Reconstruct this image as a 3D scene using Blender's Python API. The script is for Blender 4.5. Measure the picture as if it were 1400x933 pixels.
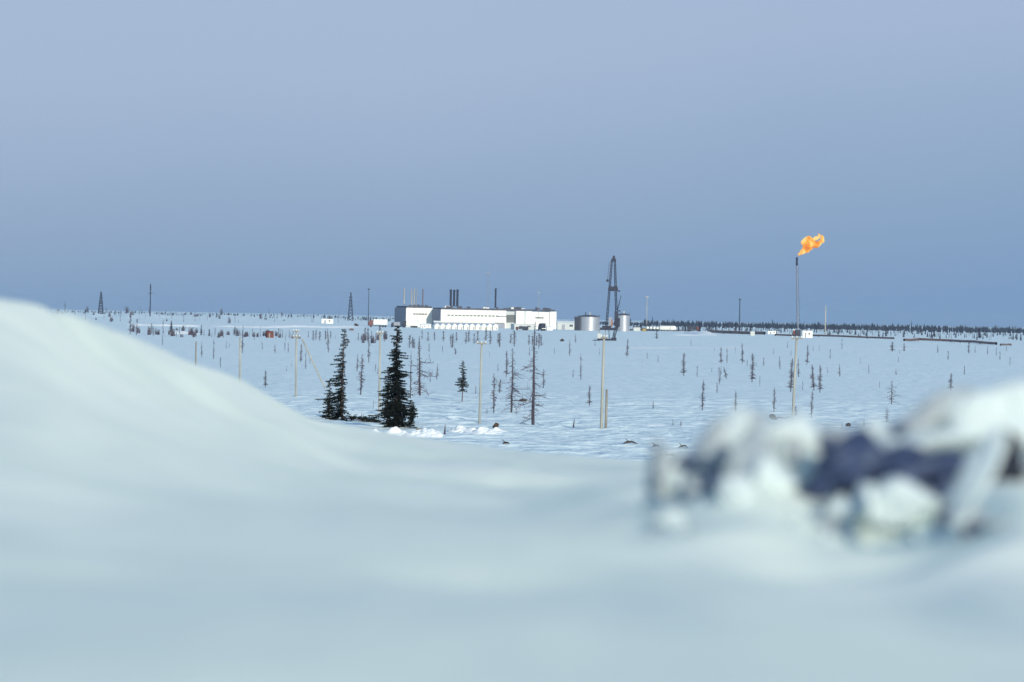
import bpy, math, random
import numpy as np
from mathutils import Vector, Matrix, noise

random.seed(7)
scene = bpy.context.scene
for o in list(bpy.data.objects):
    bpy.data.objects.remove(o)
col = scene.collection

# ------------------------------------------------------------------ camera
F = 5600.0              # focal length in photo pixels (photo 1400 x 933)
CAMZ = 8.8
PITCH = 34.0 / F
ROLL = 0.0185
cam_d = bpy.data.cameras.new('camera')
cam = bpy.data.objects.new('camera', cam_d)
col.objects.link(cam)
scene.camera = cam
cam_d.sensor_width = 36.0
cam_d.lens = 36.0 * F / 1400.0
cam_d.clip_start = 0.3
cam_d.clip_end = 80000
CAMR = Matrix.Rotation(math.pi / 2 - PITCH, 3, 'X') @ Matrix.Rotation(ROLL, 3, 'Z')
cam.matrix_world = Matrix.Translation((0, 0, CAMZ)) @ CAMR.to_4x4()
cam_d.dof.use_dof = True
cam_d.dof.focus_distance = 420
cam_d.dof.aperture_fstop = 3.8

# ------------------------------------------------------------------ sky, sun, exposure
SUN_EL, SUN_AZ = math.radians(14), math.radians(23)      # azimuth to the right of straight behind the camera
sun_dir = Vector((math.sin(SUN_AZ) * math.cos(SUN_EL), -math.cos(SUN_AZ) * math.cos(SUN_EL), math.sin(SUN_EL)))
world = bpy.data.worlds.new('World')
scene.world = world
world.use_nodes = True
wn, wl = world.node_tree.nodes, world.node_tree.links
wn.clear()
sky = wn.new('ShaderNodeTexSky')
sky.sky_type = 'NISHITA'
sky.sun_disc = False
sky.sun_elevation = SUN_EL
sky.sun_rotation = math.atan2(sun_dir.x, sun_dir.y)
sky.air_density = 1.0
sky.dust_density = 0.4
sky.ozone_density = 2.0
tc = wn.new('ShaderNodeTexCoord')
sep = wn.new('ShaderNodeSeparateXYZ')
wl.new(tc.outputs['Generated'], sep.inputs[0])
# a thin milky veil of high cloud that thickens upwards; only the lowest degrees are deep blue
nz = wn.new('ShaderNodeTexNoise')
nz.inputs['Scale'].default_value = 5.0
nz.inputs['Detail'].default_value = 2.0
wl.new(tc.outputs['Generated'], nz.inputs['Vector'])
ma = wn.new('ShaderNodeMath'); ma.operation = 'MULTIPLY_ADD'
ma.inputs[1].default_value = 0.034
wl.new(nz.outputs['Fac'], ma.inputs[0]); wl.new(sep.outputs['Z'], ma.inputs[2])
mb_ = wn.new('ShaderNodeMath'); mb_.operation = 'MULTIPLY_ADD'; mb_.inputs[1].default_value = -0.08
wl.new(sep.outputs['X'], mb_.inputs[0]); wl.new(ma.outputs[0], mb_.inputs[2])
ramp = wn.new('ShaderNodeValToRGB')
cr = ramp.color_ramp
stops = [(0.0, (.130, .285, .56)), (0.012, (.145, .30, .57)), (0.045, (.235, .365, .59)), (0.085, (.355, .455, .67)),
         (0.16, (.40, .50, .69)), (0.4, (.30, .44, .65)), (1.0, (.20, .36, .60))]
while len(cr.elements) < len(stops):
    cr.elements.new(0.5)
for e, (p, c) in zip(cr.elements, stops):
    e.position = p
    e.color = (*c, 1)
wl.new(mb_.outputs[0], ramp.inputs[0])
b1 = wn.new('ShaderNodeBackground'); b1.inputs[1].default_value = 0.10
b2 = wn.new('ShaderNodeBackground'); b2.inputs[1].default_value = 1.0
wl.new(sky.outputs[0], b1.inputs[0]); wl.new(ramp.outputs[0], b2.inputs[0])
mx = wn.new('ShaderNodeMixShader'); mx.inputs[0].default_value = 0.88
wl.new(b1.outputs[0], mx.inputs[1]); wl.new(b2.outputs[0], mx.inputs[2])
wo = wn.new('ShaderNodeOutputWorld')
wl.new(mx.outputs[0], wo.inputs[0])

sun_l = bpy.data.lights.new('sun', 'SUN')
sun_l.energy = 3.8
sun_l.angle = math.radians(0.55)
sun_l.color = (1.0, 0.95, 0.79)
sun = bpy.data.objects.new('sun', sun_l)
col.objects.link(sun)
sun.rotation_euler = sun_dir.to_track_quat('Z', 'Y').to_euler()
scene.view_settings.view_transform = 'Standard'
scene.view_settings.look = 'None'
scene.view_settings.exposure = 0.0
scene.view_settings.gamma = 1.0

# ------------------------------------------------------------------ helpers
def tag(o, label=None, cat=None, group=None, kind=None):
    if label: o['label'] = label
    if cat: o['category'] = cat
    if group: o['group'] = group
    if kind: o['kind'] = kind
    return o

def mat(name, c, rough=0.8, c2=None, scale=1.0, bump=0.0, bscale=None, metal=0.0, detail=4.0, stretch=None, bdist=0.1, ramp_pos=(0.35, 0.65)):
    m = bpy.data.materials.new(name)
    m.use_nodes = True
    n, l = m.node_tree.nodes, m.node_tree.links
    p = n['Principled BSDF']
    p.inputs['Roughness'].default_value = rough
    p.inputs['Metallic'].default_value = metal
    p.inputs['Base Color'].default_value = (*c, 1)
    t = n.new('ShaderNodeTexCoord')
    vec = t.outputs['Object']
    if stretch:
        mp = n.new('ShaderNodeMapping'); mp.inputs['Scale'].default_value = stretch
        l.new(vec, mp.inputs[0]); vec = mp.outputs[0]
    if c2:
        nt = n.new('ShaderNodeTexNoise'); nt.inputs['Scale'].default_value = scale; nt.inputs['Detail'].default_value = detail
        l.new(vec, nt.inputs['Vector'])
        r = n.new('ShaderNodeValToRGB')
        r.color_ramp.elements[0].position, r.color_ramp.elements[1].position = ramp_pos
        r.color_ramp.elements[0].color = (*c, 1); r.color_ramp.elements[1].color = (*c2, 1)
        l.new(nt.outputs['Fac'], r.inputs[0]); l.new(r.outputs[0], p.inputs['Base Color'])
    if bump:
        nb = n.new('ShaderNodeTexNoise'); nb.inputs['Scale'].default_value = bscale or scale; nb.inputs['Detail'].default_value = 6
        l.new(vec, nb.inputs['Vector'])
        bp = n.new('ShaderNodeBump'); bp.inputs['Strength'].default_value = bump; bp.inputs['Distance'].default_value = bdist
        l.new(nb.outputs['Fac'], bp.inputs['Height']); l.new(bp.outputs[0], p.inputs['Normal'])
    return m

M = {}
M['snow'] = mat('snow_plain', (.72, .85, .87), .85, (.80, .89, .90), 0.12, bump=1.0, bscale=0.45, bdist=0.8)
M['snow_bank'] = mat('snow_bank', (.83, .90, .79), .8, (.88, .92, .83), 1.2, bump=0.3, bscale=9, bdist=0.01)
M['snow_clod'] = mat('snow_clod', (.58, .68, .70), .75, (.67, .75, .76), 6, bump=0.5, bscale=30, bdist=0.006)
M['snow_roof'] = mat('roof_snow', (.80, .86, .88), .8, (.86, .88, .88), .5)
M['ridge'] = mat('ridge_snow', (.84, .88, .88), .8, (.88, .90, .90), 3, bump=0.6, bscale=5, bdist=0.08)
M['shadeblack'] = mat('painted_shade_black', (.010, .014, .030), .9, (.022, .026, .045), 12, bump=0.8, bscale=25, bdist=0.01)  # deepest shade of the heap's hollows, put into the colour
M['shadeblue'] = mat('painted_shade_blue', (.010, .020, .066), .85, (.05, .080, .17), 3.5, bump=0.5, bscale=20, bdist=0.01)  # blue shade on the snow of the hollows, painted as base colour
M['shadegrey'] = mat('painted_shade_grey', (.07, .10, .20), .85, (.14, .18, .28), 6, bump=0.5, bscale=20, bdist=0.01)  # lighter step of the painted hollow shade
M['greysnow'] = mat('grey_snow', (.36, .42, .46), .85, (.46, .51, .54), 8, bump=0.6, bscale=25, bdist=0.008)  # duller grey than the bright lumps
M['endshade'] = mat('end_wall_shade_tone', (.20, .22, .27), .7, (.16, .18, .23), .1)  # shade on the factory's left end walls, put into the colour
M['dirt'] = mat('yellow_clay', (.42, .33, .12), .9, (.25, .19, .08), 6, bump=.5, bscale=8)
M['needles'] = mat('spruce_needles', (.006, .010, .009), .95, (.016, .020, .012), 3.0)
M['needles'].node_tree.nodes['Principled BSDF'].inputs['Specular IOR Level'].default_value = .1
M['sbark'] = mat('spruce_bark', (.085, .055, .045), .9, (.15, .10, .085), 5.0, stretch=(1, 1, .3))
M['lbark'] = mat('larch_bark', (.034, .029, .042), .9, (.075, .064, .082), 4.0, stretch=(1, 1, .3))
M['twig'] = mat('larch_twigs', (.060, .046, .072), .9, (.11, .09, .12), 2.0)
M['farneedle'] = mat('far_needles', (.010, .014, .030), .95, (.022, .026, .046), .3)
M['fartwig'] = mat('far_twigs', (.07, .06, .085), .9, (.12, .10, .13), .3)
M['polewood'] = mat('pole_wood', (.30, .31, .27), .8, (.44, .43, .38), 2.0, stretch=(3, 3, .25))
M['greywood'] = mat('grey_wood', (.20, .19, .17), .9, (.30, .27, .22), 2.0, stretch=(3, 3, .25))
M['white'] = mat('white_panel', (.83, .82, .75), .6, (.76, .75, .69), .12, stretch=(1, 1, .5))
M['offwhite'] = mat('offwhite_panel', (.55, .57, .55), .7, (.46, .49, .48), .15)
M['greywall'] = mat('shade_strip_tone', (.30, .32, .36), .7, (.22, .24, .29), .15)
M['darkglass'] = mat('window_glass', (.05, .06, .07), .25, (.10, .11, .11), .4)
M['darkroof'] = mat('roof_felt', (.05, .055, .08), .8, (.09, .09, .12), .3)
M['steel'] = mat('dark_steel', (.012, .017, .036), .75, (.028, .032, .055), .6)
M['palesteel'] = mat('pale_steel', (.45, .43, .38), .5, (.35, .33, .30), .5)
M['silver'] = mat('silver_tank', (.46, .48, .51), .42, (.38, .40, .44), .5, metal=.45, stretch=(1, 1, .1))
M['tankdark'] = mat('tank_hatch_steel', (.02, .024, .04), .75, (.035, .04, .06), .4)
M['rust'] = mat('rusty_red_paint', (.19, .05, .022), .8, (.12, .035, .02), .5)
M['redpaint'] = mat('red_truck_paint', (.17, .028, .02), .5, (.12, .02, .015), .5)
M['rubber'] = mat('tyre_rubber', (.02, .02, .022), .9, (.035, .035, .035), 2)
M['pipe'] = mat('rusty_pipe', (.13, .075, .06), .8, (.22, .13, .11), .08)
M['darkobj'] = mat('dark_timber', (.035, .022, .014), .9, (.07, .045, .03), 2.0)
M['orangeobj'] = mat('orange_paint', (.35, .13, .05), .7, (.25, .09, .04), 1.0)

class MB:
    def __init__(s): s.v = []; s.f = []; s.smooth = False
    def box(s, cx, cy, cz, sx, sy, sz, rz=0.0, M4=None):
        b = len(s.v); c, sn = math.cos(rz), math.sin(rz)
        for dz in (-.5, .5):
            for dx, dy in ((-.5, -.5), (.5, -.5), (.5, .5), (-.5, .5)):
                x, y = dx * sx, dy * sy
                s.v.append((cx + x * c - y * sn, cy + x * sn + y * c, cz + dz * sz))
        for f in ((0, 3, 2, 1), (4, 5, 6, 7), (0, 1, 5, 4), (1, 2, 6, 5), (2, 3, 7, 6), (3, 0, 4, 7)):
            s.f.append(tuple(b + i for i in f))
        return s
    def tube(s, p0, p1, r0, r1=None, n=4, cap=False):
        r1 = r0 if r1 is None else r1
        p0, p1 = Vector(p0), Vector(p1)
        d = (p1 - p0)
        if d.length < 1e-6: return s
        d.normalize()
        a = Vector((0, 0, 1)) if abs(d.z) < .9 else Vector((1, 0, 0))
        u = d.cross(a).normalized(); w = d.cross(u)
        b = len(s.v)
        for p, r in ((p0, r0), (p1, r1)):
            for k in range(n):
                t = 2 * math.pi * k / n
                s.v.append(tuple(p + (u * math.cos(t) + w * math.sin(t)) * r))
        for k in range(n):
            k2 = (k + 1) % n
            s.f.append((b + k, b + k2, b + n + k2, b + n + k))
        if cap:
            s.f.append(tuple(b + k for k in range(n))[::-1]); s.f.append(tuple(b + n + k for k in range(n)))
        return s
    def path(s, pts, rs, n=6):
        for i in range(len(pts) - 1):
            s.tube(pts[i], pts[i + 1], rs[i], rs[i + 1], n)
        return s
    def lathe(s, prof, n=24, cx=0, cy=0):
        b = len(s.v)
        for r, z in prof:
            for k in range(n):
                t = 2 * math.pi * k / n
                s.v.append((cx + r * math.cos(t), cy + r * math.sin(t), z))
        for i in range(len(prof) - 1):
            for k in range(n):
                k2 = (k + 1) % n
                s.f.append((b + i * n + k, b + i * n + k2, b + (i + 1) * n + k2, b + (i + 1) * n + k))
        return s
    def tri(s, a, b_, c):
        b = len(s.v); s.v += [tuple(a), tuple(b_), tuple(c)]; s.f.append((b, b + 1, b + 2)); return s
    def mesh(s, name, m, smooth=False):
        me = bpy.data.meshes.new(name)
        me.from_pydata(s.v, [], s.f)
        me.materials.append(m)
        if smooth:
            me.polygons.foreach_set('use_smooth', [True] * len(me.polygons))
        me.update()
        return me
    def build(s, name, m, parent=None, smooth=False, loc=None):
        o = bpy.data.objects.new(name, s.mesh(name, m, smooth))
        col.objects.link(o)
        if parent: o.parent = parent
        if loc is not None: o.location = loc
        return o

def link_mesh(name, me, parent=None, loc=(0, 0, 0), rz=0.0, sc=None):
    o = bpy.data.objects.new(name, me); col.objects.link(o)
    o.location = loc; o.rotation_euler = (0, 0, rz)
    if sc is not None: o.scale = sc if hasattr(sc, '__len__') else (sc, sc, sc)
    if parent: o.parent = parent
    return o

def empty(name, loc, rz=0.0):
    o = bpy.data.objects.new(name, None); col.objects.link(o)
    o.empty_display_size = .5; o.location = loc; o.rotation_euler = (0, 0, rz)
    return o

# ------------------------------------------------------------------ numpy value noise
def _h(ix, iy, seed):
    n = (ix.astype(np.int64) * 374761393 + iy.astype(np.int64) * 668265263 + seed * 1442695041) & 0x7fffffff
    n = ((n ^ (n >> 13)) * 1274126177) & 0x7fffffff
    n = (n ^ (n >> 16)) & 0xffff
    return n / 32767.5 - 1.0
def vn(x, y, seed=0):
    x0, y0 = np.floor(x), np.floor(y)
    fx, fy = x - x0, y - y0
    fx = fx * fx * fx * (fx * (fx * 6 - 15) + 10); fy = fy * fy * fy * (fy * (fy * 6 - 15) + 10)
    a, b = _h(x0, y0, seed), _h(x0 + 1, y0, seed)
    c, d = _h(x0, y0 + 1, seed), _h(x0 + 1, y0 + 1, seed)
    return (a * (1 - fx) + b * fx) * (1 - fy) + (c * (1 - fx) + d * fx) * fy

# ------------------------------------------------------------------ terrain
TD = [-50000, 0, 255, 330, 500, 800, 1200, 1600, 2000, 2600, 3000, 4000, 6000, 10000, 26000, 40000]
TZ = [0, 0, 0, 0, 0, .08, .05, .0, .25, .9, 1.0, .6, .2, -1, -4.6, -12]
def zt(x, y):
    x = np.asarray(x, float); y = np.asarray(y, float)
    z = np.interp(y, TD, TZ)
    near = np.clip(1 - np.abs(y - 290) / 260, 0, 1)
    z = z + near * (0.15 * vn(x / 13, y / 9, 1) + 0.16 * vn(x / 4.2, y / 3.1, 2) + 0.11 * vn(x / 1.7, y / 1.3, 12))
    mid = np.clip((y - 300) / 500, 0, 1)
    z = z + mid * (0.22 * vn(x / 60, y / 45, 3) + 0.11 * vn(x / 19, y / 17, 4) + 0.07 * vn(x / 6, y / 9, 8))
    far = np.clip((y - 1500) / 1500, 0, 1)
    z = z + far * 0.5 * vn(x / 90, y / 260, 5)
    left = np.clip((y - 2700) / 600, 0, 1) * np.clip((-x / np.maximum(y, 1) - 0.028) / 0.02, 0, 1)
    z = z + left * (1.3 + 2.0 * vn(x / 38, y / 90, 6) + 1.1 * vn(x / 14, y / 60, 7))
    return z

_D = np.geomspace(90, 25500, 5000)
def ray(px, py):
    v = CAMR @ Vector(((px - 700) / F, -(py - 466.5) / F, -1.0))
    return v / v.y
def P(px, py):
    """the point of the snow plain seen at a pixel"""
    v = ray(px, py)
    zz = zt(v.x * _D, _D); rz = CAMZ + v.z * _D
    hit = np.nonzero(rz <= zz)[0]
    if len(hit) == 0:
        D = 9000.0
    else:
        i = hit[0]
        if i == 0: D = _D[0]
        else:
            a, b = (rz - zz)[i - 1], (rz - zz)[i]
            D = _D[i - 1] + (_D[i] - _D[i - 1]) * a / (a - b)
    x = v.x * D
    return Vector((x, D, float(zt(x, D))))
def G(px, D, py=440):
    """the ground point at a distance, in the direction of a pixel column"""
    v = ray(px, py); x = v.x * D
    return Vector((x, D, float(zt(x, D))))
def hpx(p, h):
    return h * p.y / F

def grid_object(name, X, Y, Z, m, smooth=True):
    nr, nc = X.shape
    co = np.stack([X, Y, Z], -1).reshape(-1, 3).astype(np.float32)
    i = np.arange(nr * nc).reshape(nr, nc)
    q = np.stack([i[:-1, :-1], i[:-1, 1:], i[1:, 1:], i[1:, :-1]], -1).reshape(-1, 4)
    me = bpy.data.meshes.new(name)
    me.vertices.add(len(co)); me.vertices.foreach_set('co', co.ravel())
    me.loops.add(q.size); me.loops.foreach_set('vertex_index', q.ravel().astype(np.int32))
    me.polygons.add(len(q)); me.polygons.foreach_set('loop_start', np.arange(0, q.size, 4, dtype=np.int32))
    me.polygons.foreach_set('loop_total', np.full(len(q), 4, np.int32))
    me.polygons.foreach_set('use_smooth', np.full(len(q), smooth))
    me.update(calc_edges=True); me.validate()
    me.materials.append(m)
    o = bpy.data.objects.new(name, me); col.objects.link(o)
    return o

rows = np.concatenate([-np.geomspace(6000, 60, 30), [0, 60, 120, 180, 220], np.arange(240, 460, .45), np.geomspace(460, 26000, 480)])
uc = np.linspace(-.135, .135, 260)
uo = .135 + np.cumsum(np.geomspace(.003, .45, 34))
us = np.concatenate([-uo[::-1], uc, uo])
U, Yg = np.meshgrid(us, rows)
Ye = np.abs(Yg) + 40
Xg = np.where(np.abs(U) <= .135, U * Ye, np.sign(U) * (.135 * Ye + (np.abs(U) - .135) / (uo[-1] - .135) * (12000 - .135 * Ye)))
ground = grid_object('snow_ground', Xg, Yg, zt(Xg, Yg), M['snow'])
tag(ground, 'wide flat snow covered tundra plain reaching to the horizon', kind='structure')

# ------------------------------------------------------------------ near snow bank (photographer crouches over it)
CX = [-300, 0, 50, 80, 110, 150, 200, 240, 280, 330, 400, 430, 480, 520, 600, 700, 780, 880, 1400, 1800]
CY = [380, 408, 415, 422, 434, 451, 468, 483, 502, 525, 557, 568, 582, 590, 602, 616, 624, 631, 650, 660]
CD = [12, 13, 13.5, 14, 15, 16, 17, 18, 19, 20, 22, 24, 27, 28, 29, 30, 30, 30, 28, 26]
_px = np.arange(-400, 1901, 5.0)
def _smooth(v, w=13):
    k = np.hanning(w); k /= k.sum()
    return np.convolve(np.pad(v, w // 2, mode='edge'), k, 'valid')
CYS = _smooth(np.interp(_px, CX, CY), 19); CDS = _smooth(np.interp(_px, CX, CD), 61)
BUMPS = [  # px, distance, half width px, half depth m, height m
    (95, 11.6, 75, 1.0, -.010), (30, 9.5, 120, 1.0, .010), (330, 13.5, 100, 1.8, .012),
    (470, 17, 60, 1.6, -.025), (520, 13, 130, 1.2, .020), (640, 14, 120, 3, -.02),
    (930, 9.5, 80, 1.0, .016), (1240, 5.3, 190, .35, -.016), (1150, 4.1, 420, .28, .012),
    (250, 6.0, 300, .8, .008), (650, 5.5, 200, .5, -.008),
    (1200, 7.9, 170, .75, .115), (1400, 7.8, 120, .75, .12), (1010, 7.9, 90, .7, .085), (880, 7.9, 150, .9, .03), (1330, 5.9, 130, .5, .02), (1420, 6.9, 80, .45, .05), (1205, 7.25, 90, .28, -.05)]
def px_of(x, y):
    yy = np.maximum(y, .5)
    return 700 + F * x / yy
def zbank(x, y, extra=True):
    x = np.asarray(x, float); y = np.asarray(y, float)
    px = px_of(x, y)
    dc = np.interp(px, _px, CDS); cy = np.interp(px, _px, CYS)
    yh = 432.5 + (px - 700) * ROLL
    zc = -(cy - yh) / F * dc
    z0 = -0.305
    zb_ = z0 - 0.026 * (y - 3.3)
    g_ = np.clip((y - 3.3) / (dc - 3.3), 0, 1)
    z = zb_ + (zc - (z0 - 0.026 * (dc - 3.3))) * g_ ** 2.1
    z = np.where(y < 3.3, z0 + (3.3 - y) * -.02, z)
    over = np.maximum(0, y - dc)
    z = z - 0.035 * over ** 2
    k = np.clip((dc - y) / 3.0, 0, 1) * np.clip((y - 2.5), 0, 1)
    z = z + k * (0.030 * vn(x / .9 + y * .25, y / 1.9, 21) + 0.013 * vn(x / .33 + y * .3, y / 1.0 + x * .5, 22) + 0.004 * vn(x / .12, y / .3, 23))
    for bx, bd, wx, wd, hh in BUMPS:
        z = z + hh * np.exp(-((px - bx) / wx) ** 2 - ((y - bd) / wd) ** 2)
    if extra:
        for bx, bd, wx, wd, hh in RELIEF:
            z = z + hh * np.exp(-((px - bx) / wx) ** 2 - ((y - bd) / wd) ** 2)
    return CAMZ + z
# drifts and hollows of the bank, given as column, row, half width, half height, height (photo pixels), turned into metres
RELIEF = []
_sd = np.arange(3.4, 40, .02)
def _depth(px, py):
    v = ray(px, py)
    hit = np.nonzero(CAMZ + v.z * _sd <= zbank(v.x * _sd, _sd, False))[0]
    return float(_sd[hit[0]]) if len(hit) else 20.0
_rel = []
for px, py, wx, wy, hh in [
    (20, 442, 60, 8, -4), (115, 462, 60, 8, -5), (255, 520, 60, 9, 5),
    (330, 548, 80, 10, -7), (380, 576, 90, 10, 6), (500, 599, 75, 7, -8), (490, 617, 110, 8, 9), (560, 640, 90, 8, -5), (330, 640, 160, 15, -5),
    (640, 632, 90, 8, 5), (720, 655, 140, 10, -7), (850, 690, 80, 14, 9), (600, 720, 200, 18, 7), (180, 600, 160, 18, 7), (90, 680, 160, 18, -6),
    (1150, 775, 170, 12, -9), (1000, 742, 120, 10, 7), (1240, 808, 200, 20, -12), (1340, 765, 80, 14, 9), (400, 830, 300, 25, 7), (1050, 872, 300, 20, 10), (120, 780, 200, 22, 7), (700, 800, 200, 16, -6)]:
    d0 = _depth(px, py); d1 = _depth(px, py - wy)
    _rel.append((px, d0, wx, max(.12, min(2.5, abs(d1 - d0))), hh * 2.3 * d0 / F))
RELIEF = _rel
def PB(px, D, py=500):
    v = ray(px, py); x = v.x * D
    return Vector((x, D, float(zbank(x, D))))
by = np.concatenate([np.arange(-8, 2.6, .5), np.arange(2.7, 12, .05), np.arange(12, 34, .15), np.arange(34, 62, 1.0)])
bu = np.concatenate([-(.16 + np.geomspace(.01, 3.5, 30))[::-1], np.linspace(-.16, .16, 340), .16 + np.geomspace(.01, 3.5, 30)])
BU, BY = np.meshgrid(bu, by)
BX = BU * np.maximum(BY, 2.0)
pxs = px_of(BX, BY)
bank = grid_object('snow_bank', BX, BY, zbank(BX, BY), M['snow_bank'])
tag(bank, 'smooth blurred snow bank sweeping up to the left in the foreground', kind='structure')

# ------------------------------------------------------------------ clods of the ploughed heap
def chunk_mesh(seed, nplanes=9, rough=.10, sub=4):
    import bmesh
    rnd = random.Random(seed)
    bm = bmesh.new()
    bmesh.ops.create_icosphere(bm, subdivisions=sub, radius=1)
    pl = []
    for i in range(nplanes):
        v = Vector((rnd.gauss(0, 1), rnd.gauss(0, 1), rnd.gauss(0, 1))).normalized()
        pl.append((v, rnd.uniform(.50, .92)))
    off = Vector((seed * 3.1, seed * 1.7, 0))
    for v in bm.verts:
        d = v.co.normalized()
        r = 1.05
        for n_, k in pl:
            c = d.dot(n_)
            if c > .05: r = min(r, k / c)
        r *= 1 + rough * noise.noise(d * 2.2 + off) * 2 + rough * .5 * noise.noise(d * 6 + off)
        v.co = d * r
    me = bpy.data.meshes.new('snow_clod'); bm.to_mesh(me); bm.free()
    me.polygons.foreach_set('use_smooth', [True] * len(me.polygons))
    return me

_bd = np.arange(5.5, 9.0, .02)
def heap_depth(px, py):
    """distance at which the line of sight meets the heap's own slope"""
    v = ray(px, py)
    hit = np.nonzero(CAMZ + v.z * _bd <= zbank(v.x * _bd, _bd))[0]
    return float(_bd[hit[0]]) if len(hit) else 7.9
def clod(name, px, py, w, h, D, depth=1.0, tilt=0.0, rz=0.0, seed=1, m='snow_clod', label='', cat='snow clod', group=None, rough=.07):
    """a lump whose outline is about w x h photo pixels at distance D"""
    v = ray(px, py)
    if D is None:
        D = min(heap_depth(px, py + h * .12), 7.75)
    s = D / F
    me = chunk_mesh(seed, rough=rough); me.materials.append(M[m])
    o = bpy.data.objects.new(name, me); col.objects.link(o)
    o.location = (v.x * D, D, CAMZ + v.z * D)
    o.scale = (w * s / 1.75, (w + h) / 2 * s * depth / 1.75, h * s / 1.75)
    o.rotation_euler = (0, math.radians(tilt), rz)
    tag(o, label, cat, group)
    return o
GC = 'snow clods of the ploughed heap in the right foreground'
CL = [
 # px, py, w, h, D, depth, tilt, seed, label, material
 (1368, 576, 120, 78, 7.3, 1.3, -18, 3, 'large bright rounded snow block crowning the heap at the right edge', 'snow_clod'),
 (1258, 598, 150, 34, 7.35, 1.6, -9, 5, 'long flat snow slab roofing the dark blue hollow', 'snow_clod'),
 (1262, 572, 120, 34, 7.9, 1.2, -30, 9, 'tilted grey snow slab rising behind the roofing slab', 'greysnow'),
 (1306, 566, 44, 44, 7.5, 1.2, -10, 10, 'round snow lump wedged between the grey slab and the crowning block', 'snow_clod'),
 (1334, 650, 44, 112, 6.85, 1.0, 24, 11, 'upright bright snow pillar between the blue hollow and the black hollow', 'snow_clod'),
 (1416, 665, 50, 110, 7.5, 1.2, 12, 13, 'blue grey block cut by the right edge of the photo', 'greysnow'),
 (1240, 690, 84, 62, 6.9, 1.0, -14, 15, 'bright snow lump at the foot of the hollow, widest of the front row', 'snow_clod'),
 (1182, 694, 34, 54, 6.9, 1.0, 5, 17, 'small snow lump just left of the widest front lump', 'snow_clod'),
 (1150, 702, 34, 40, 6.9, 1.0, -8, 19, 'small snow lump at the left end of the front row under the hollow', 'snow_clod'),
 (1063, 604, 80, 84, 7.3, 1.0, 10, 21, 'bright round snow lump standing highest on the left part of the heap', 'snow_clod'),
 (1004, 592, 36, 56, 7.5, 1.0, 18, 23, 'pale upright lump left of the highest round lump', 'snow_clod'),
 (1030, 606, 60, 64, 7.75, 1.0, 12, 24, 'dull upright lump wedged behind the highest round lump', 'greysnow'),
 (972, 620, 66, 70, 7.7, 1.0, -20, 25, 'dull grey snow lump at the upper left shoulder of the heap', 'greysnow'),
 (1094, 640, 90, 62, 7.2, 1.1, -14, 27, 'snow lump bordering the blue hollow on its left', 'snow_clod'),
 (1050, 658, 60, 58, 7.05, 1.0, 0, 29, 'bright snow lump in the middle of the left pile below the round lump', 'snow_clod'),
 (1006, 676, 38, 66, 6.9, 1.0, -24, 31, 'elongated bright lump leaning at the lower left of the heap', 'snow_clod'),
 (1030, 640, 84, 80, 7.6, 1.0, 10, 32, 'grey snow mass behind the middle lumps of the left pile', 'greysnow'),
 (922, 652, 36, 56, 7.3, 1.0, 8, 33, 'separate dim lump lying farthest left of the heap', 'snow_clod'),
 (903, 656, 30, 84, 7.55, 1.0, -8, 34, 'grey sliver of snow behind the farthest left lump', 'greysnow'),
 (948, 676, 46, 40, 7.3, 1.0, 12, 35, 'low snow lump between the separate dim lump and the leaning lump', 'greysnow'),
 (1316, 716, 30, 28, 6.6, 1.0, 0, 37, 'small lump in the shaded nick below the snow pillar', 'snow_clod'),
 (1196, 596, 44, 30, 7.6, 1.0, -20, 39, 'small snow lump perched at the left end of the long slab', 'snow_clod'),
 (1132, 604, 60, 34, 7.8, 1.0, 15, 41, 'small grey lump above the blue hollow between the two parts of the heap', 'greysnow'),
]
for i, (px, py, w, h, D, dp, ti, sd, lb, m_) in enumerate(CL):
    w *= 1.12; h *= 1.12
    D = (None if sd not in (11, 13) else D) if py < 680 else heap_depth(px, py) - .16
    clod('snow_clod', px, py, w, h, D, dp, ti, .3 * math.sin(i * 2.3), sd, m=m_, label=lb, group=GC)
GE = 'painted shade and grey snow in the hollows of the heap'  # deep shade between the clods, modelled as dark painted lumps
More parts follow.
